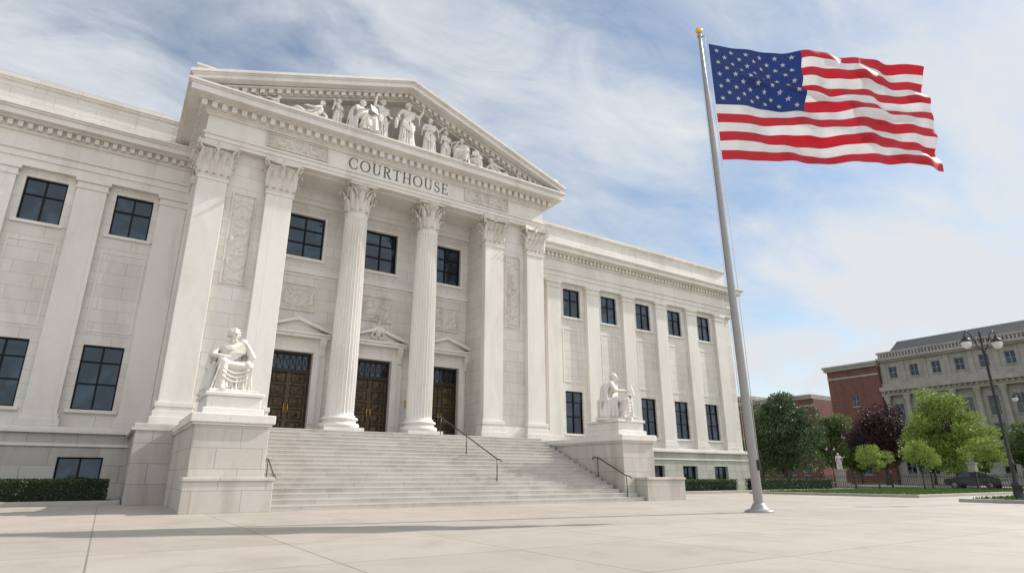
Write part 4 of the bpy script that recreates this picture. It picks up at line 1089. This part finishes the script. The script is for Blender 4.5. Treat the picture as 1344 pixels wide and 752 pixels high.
# ------------------------------------------------------------------ park monuments
e=empty('monument',(69.8,38.6,0),label='stone figure standing on a pedestal in the park',category='monument')
m=MB(); m.box(69.2,70.4,38,39.2,0,.4); m.box(69.4,70.2,38.2,39.0,.4,1.7); m.box(69.3,70.3,38.1,39.1,1.7,1.85); m.obj('pedestal',m_bstone,e,bevel=.03)
o=inst(st[2],'figure',(69.8,38.6,1.85),-.6,(1,1,1),e)
e=empty('monument',(69.6,25.6,0),label='small stone pillar monument with urn in the park',category='monument')
m=MB(); m.box(69.1,70.1,25.1,26.1,0,.5); m.box(69.3,69.9,25.3,25.9,.5,2.2); m.box(69.2,70.0,25.2,26.0,2.2,2.35); m.obj('pedestal',m_bstone,e,bevel=.03)
m=MB(); m.lathe(69.6,25.6,[(.2,2.35),(.1,2.5),(.12,2.55),(.28,2.85),(.3,3.0),(.2,3.1),(.22,3.15),(.05,3.4)],20); m.obj('urn',m_bstone,e)
# ------------------------------------------------------------------ background buildings (facades face the street, -X)
def wallX(mb,y0_,y1_,z0,z1,x,ops,d=.35):
    t=MB(); wallY(t,y0_,y1_,z0,z1,0,ops,d)
    mb.add([(x+v[1],v[0],v[2]) for v in t.v],[f[::-1] for f in t.f])
m_lframe=plain('pale_window_frame',(.3,.3,.28),.5)
def bwin(e,x,yc,z0,h,w,key,sill=False):
    o=empty('window',(x,yc,z0),e); o.rotation_euler=(0,0,-math.pi/2)
    if key not in WT:
        fr,gl=window_unit(w,h,2,[.5],.08)
        ss=MB()
        if sill: ss.box(-w/2-.15,w/2+.15,-.30,-.06,-.16,-.002)
        else: ss.box(-w/2-.1,w/2+.1,-.38,-.2,-.14,-.002)
        f_=fr.obj('frame',m_lframe,origin=(0,0,0)); q=gl.obj('glass_pane',m_glass,origin=(0,0,0)); s_=ss.obj('sill',m_bstone,origin=(0,0,0))
        for t_ in (f_,q,s_): t_.parent=o; t_.location=(0,0,0)
        q.location=(0,.01,0); WT[key]=(f_.data,q.data,s_.data)
    else:
        for nm,d,yy_ in (('frame',WT[key][0],0),('glass_pane',WT[key][1],.01),('sill',WT[key][2],0)):
            q=bpy.data.objects.new(nm,d); COL.objects.link(q); q.parent=o; q.location=(0,yy_,0)
BX=110; BY1=51.0
e=empty('office_building',(BX,38,0),label='grey limestone classical office building with slate roof beyond the park',category='building')
OB=e
ops=[];ws=[]
pit=3.3
bays=[BY1-2.0-pit*i for i in range(10)]
for c in bays:
    for (z0,z1,w) in ((1.5,4.2,1.5),(6.4,9.0,1.4),(10.2,13.2,1.4),(17.7,19.7,1.3)):
        ops.append((c-w/2,c+w/2,z0,z1)); ws.append((c,z0,z1,w))
BY0=bays[-1]-2
m=MB(); wallX(m,BY0,BY1,0,22.4,BX,ops); m.obj('wall',m_bstone,e)
for c,z0,z1,w in ws: bwin(e,BX+.25,c,z0,z1-z0,w,('o',round(z1-z0,2)))
m=MB(); m.box(BX-.5,BX+.1,BY0-.1,BY1,4.9,5.4); m.obj('string_course',m_bstone,e)
m=MB(); m.box(BX-.9,BX+.1,BY0-.2,BY1,14.6,15.4); m.box(BX-1.5,BX+.1,BY0-.4,BY1,15.4,16.1); m.box(BX-.3,BX+.1,BY0-.1,BY1,16.1,16.9)
y=BY0
while y<BY1-.4: m.box(BX-1.15,BX-.9,y,y+.35,15.0,15.38); y+=.75
m.obj('main_cornice',m_bstone,e)
m=MB(); m.box(BX-.6,BX+.1,BY0-.2,BY1,20.6,20.9); m.box(BX-1.0,BX+.1,BY0-.4,BY1,20.9,21.3)
m.box(BX-.55,BX-.25,BY0-.1,BY1,22.1,22.4)
y=BY0
while y<BY1-.3: m.box(BX-.5,BX-.3,y,y+.22,21.3,22.1); y+=.5
m.obj('balustrade',m_bstone,e)
for i in range(11):
    c=BY1-2.0+pit/2-pit*i
    if c>BY1-.6: c=BY1-.6
    q=MB(); q.lathe(BX-.45,c,[(.56,5.4),(.56,5.8),(.47,5.9),(.45,9),(.38,13.6),(.55,14.1),(.6,14.6)],18); q.obj('column',m_bstone,e)
    q=MB(); q.box(BX-.16,BX+.02,c-.35,c+.35,16.95,20.58); q.obj('pilaster',m_bstone,e)
m=MB(); m.add([(BX,BY0,0),(BX+30,BY0,0),(BX+30,BY0,22.4),(BX,BY0,22.4)],[(0,1,2,3)]); m.add([(BX,BY1,0),(BX,BY1,22.4),(BX+30,BY1,22.4),(BX+30,BY1,0)],[(0,1,2,3)]); m.obj('side_wall',m_bstone,e)
m=MB(); m.prism([(BX+1.5,22.3),(BX+6,25.2),(BX+25,25.2),(BX+30,22.3)],'y',BY0+.5,BY1-1); m.obj('roof',m_roof,e)
OB.scale=(1,1,.965)
def brick_block(x,y0_,y1_,h,floors,pitch,lab,d=14):
    e=empty('brick_building',(x,(y0_+y1_)/2,0),label=lab,category='building')
    ops=[];ws=[]; n=max(1,int((y1_-y0_-1.2)/pitch)); off=((y1_-y0_)-(n-1)*pitch)/2
    fh=(h-2.2)/floors
    for i in range(n):
        c=y0_+off+i*pitch
        for k in range(floors):
            z0=1.4+k*fh; ops.append((c-.6,c+.6,z0,z0+1.9)); ws.append((c,z0))
    m=MB(); wallX(m,y0_,y1_,0,h,x,ops,.25); 
    m.add([(x,y0_,0),(x+d,y0_,0),(x+d,y0_,h),(x,y0_,h)],[(0,1,2,3)]); m.add([(x,y1_,0),(x+d,y1_,0),(x+d,y1_,h),(x,y1_,h)],[(3,2,1,0)]); m.obj('wall',m_brick,e)
    for c,z0 in ws: bwin(e,x+.18,c,z0,1.9,1.2,('k',1.9),True)
    m=MB(); m.box(x-.5,x+d,y0_-.0,y1_+.3,h,h+.5); m.box(x-.7,x+d,y0_-.0,y1_+.5,h+.5,h+.9); m.obj('cornice',m_bstone,e)
    for za in (h-1.5,4.2):
        m=MB(); m.box(x-.12,x+.02,y0_,y1_,za,za+.3); m.obj('string_course',m_bstone,e)
brick_block(BX-.8,BY1+.05,60.0,19.4,3,8.0,'red brick building with stone cornice beyond the park')
brick_block(124,72,92,17.0,5,3.2,'low red brick building with flat roof down the street')
brick_block(132,93,120,19.5,6,3.2,'red brick building with stone trim down the street')
brick_block(150,122,190,21,6,3.4,'red brick building far down the street')
rnd=random.Random(77); m=MB()
for i in range(150):
    y=rnd.uniform(-60,520); x=rnd.uniform(150,230)
    if y<190: x+=60
    leaves(m,(x,y,5),(6,6,6),90,.9,rnd)
m.obj('distant_wood',m_ldark,kind='stuff',label='distant belt of dark green trees',category='wood')
# ------------------------------------------------------------------ light and sky
el=math.radians(39); sh=Vector((.984,-.178)).normalized()
S=Vector((sh.x*math.cos(el),sh.y*math.cos(el),math.sin(el)))
ld=bpy.data.lights.new('sun','SUN'); ld.energy=4.9; ld.angle=math.radians(.6); ld.color=(1,.94,.86)
lo=bpy.data.objects.new('sun',ld); COL.objects.link(lo); lo.rotation_euler=S.to_track_quat('Z','Y').to_euler(); lo.location=(30,-20,60)
wd=bpy.data.worlds.new('World'); SC.world=wd; wd.use_nodes=True; nt=wd.node_tree; L=nt.links.new
bg=nt.nodes['Background']; out=nt.nodes['World Output']
sky=N(nt,'ShaderNodeTexSky',sky_type='NISHITA'); sky.sun_disc=False; sky.sun_elevation=el; sky.sun_rotation=math.atan2(sh.x,sh.y); sky.air_density=1.0; sky.dust_density=.4; sky.ozone_density=1.3
sc_=mul(nt,sky.outputs[0],(1.0,1.03,.99)); L(sc_,bg.inputs[0]); bg.inputs[1].default_value=.14
tc=N(nt,'ShaderNodeTexCoord'); sep=N(nt,'ShaderNodeSeparateXYZ'); L(tc.outputs['Generated'],sep.inputs[0])
zz=N(nt,'ShaderNodeMath',operation='ADD'); L(sep.outputs[2],zz.inputs[0]); zz.inputs[1].default_value=.22
zm=N(nt,'ShaderNodeMath',operation='MAXIMUM'); L(zz.outputs[0],zm.inputs[0]); zm.inputs[1].default_value=.05
dv=N(nt,'ShaderNodeVectorMath',operation='DIVIDE'); L(tc.outputs['Generated'],dv.inputs[0]); cb=N(nt,'ShaderNodeCombineXYZ')
for i in range(3): L(zm.outputs[0],cb.inputs[i])
L(cb.outputs[0],dv.inputs[1])
mp=N(nt,'ShaderNodeMapping'); mp.inputs['Location'].default_value=(.4,1.1,0); mp.inputs['Rotation'].default_value=(0,0,.5); mp.inputs['Scale'].default_value=(.8,1.5,.0); L(dv.outputs[0],mp.inputs[0])
n1=noise_tex(nt,mp.outputs[0],1.15,10,.54,.5); n2=noise_tex(nt,mp.outputs[0],3.6,9,.62,1.1)
mx=N(nt,'ShaderNodeMath',operation='MULTIPLY_ADD'); L(n2,mx.inputs[0]); mx.inputs[1].default_value=.36; L(n1,mx.inputs[2])
cm=ramp(nt,mx.outputs[0],[(.54,g(0.0)),(.64,g(.30)),(.73,g(.66)),(.84,g(.95))])
gd=N(nt,'ShaderNodeVectorMath',operation='DOT_PRODUCT'); L(tc.outputs['Generated'],gd.inputs[0]); gv=Vector((.12,-.82,.56)).normalized(); gd.inputs[1].default_value=gv  # added unseen fill: brighter, cloudier sky behind the camera to light the facade
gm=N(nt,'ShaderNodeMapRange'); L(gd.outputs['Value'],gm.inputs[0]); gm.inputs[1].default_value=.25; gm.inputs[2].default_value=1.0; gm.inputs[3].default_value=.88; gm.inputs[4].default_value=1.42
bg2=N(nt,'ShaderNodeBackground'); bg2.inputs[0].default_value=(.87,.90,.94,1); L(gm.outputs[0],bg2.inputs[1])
hr=ramp(nt,sep.outputs[2],[(0,g(.62)),(.2,g(.30)),(.45,g(.12)),(.8,g(.06))])
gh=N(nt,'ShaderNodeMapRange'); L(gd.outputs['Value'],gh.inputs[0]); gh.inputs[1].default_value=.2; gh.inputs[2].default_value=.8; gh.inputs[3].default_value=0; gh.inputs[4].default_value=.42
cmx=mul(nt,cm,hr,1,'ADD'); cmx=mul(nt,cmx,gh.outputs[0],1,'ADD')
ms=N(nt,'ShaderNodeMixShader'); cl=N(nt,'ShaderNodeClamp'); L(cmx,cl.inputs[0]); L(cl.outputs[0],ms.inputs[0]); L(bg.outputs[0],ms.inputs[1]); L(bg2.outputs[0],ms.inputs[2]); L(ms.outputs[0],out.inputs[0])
# ------------------------------------------------------------------ camera
cd=bpy.data.cameras.new('Camera'); cd.lens=36*780/1344; cd.sensor_width=36; cd.clip_end=4000; cd.clip_start=.1
co=bpy.data.objects.new('Camera',cd); COL.objects.link(co); co.location=(0,0,1.0)
co.rotation_euler=(math.radians(90+17.77),0,-math.radians(33.24))
SC.camera=co
SC.view_settings.view_transform='Standard'; SC.view_settings.look='None'; SC.view_settings.exposure=0
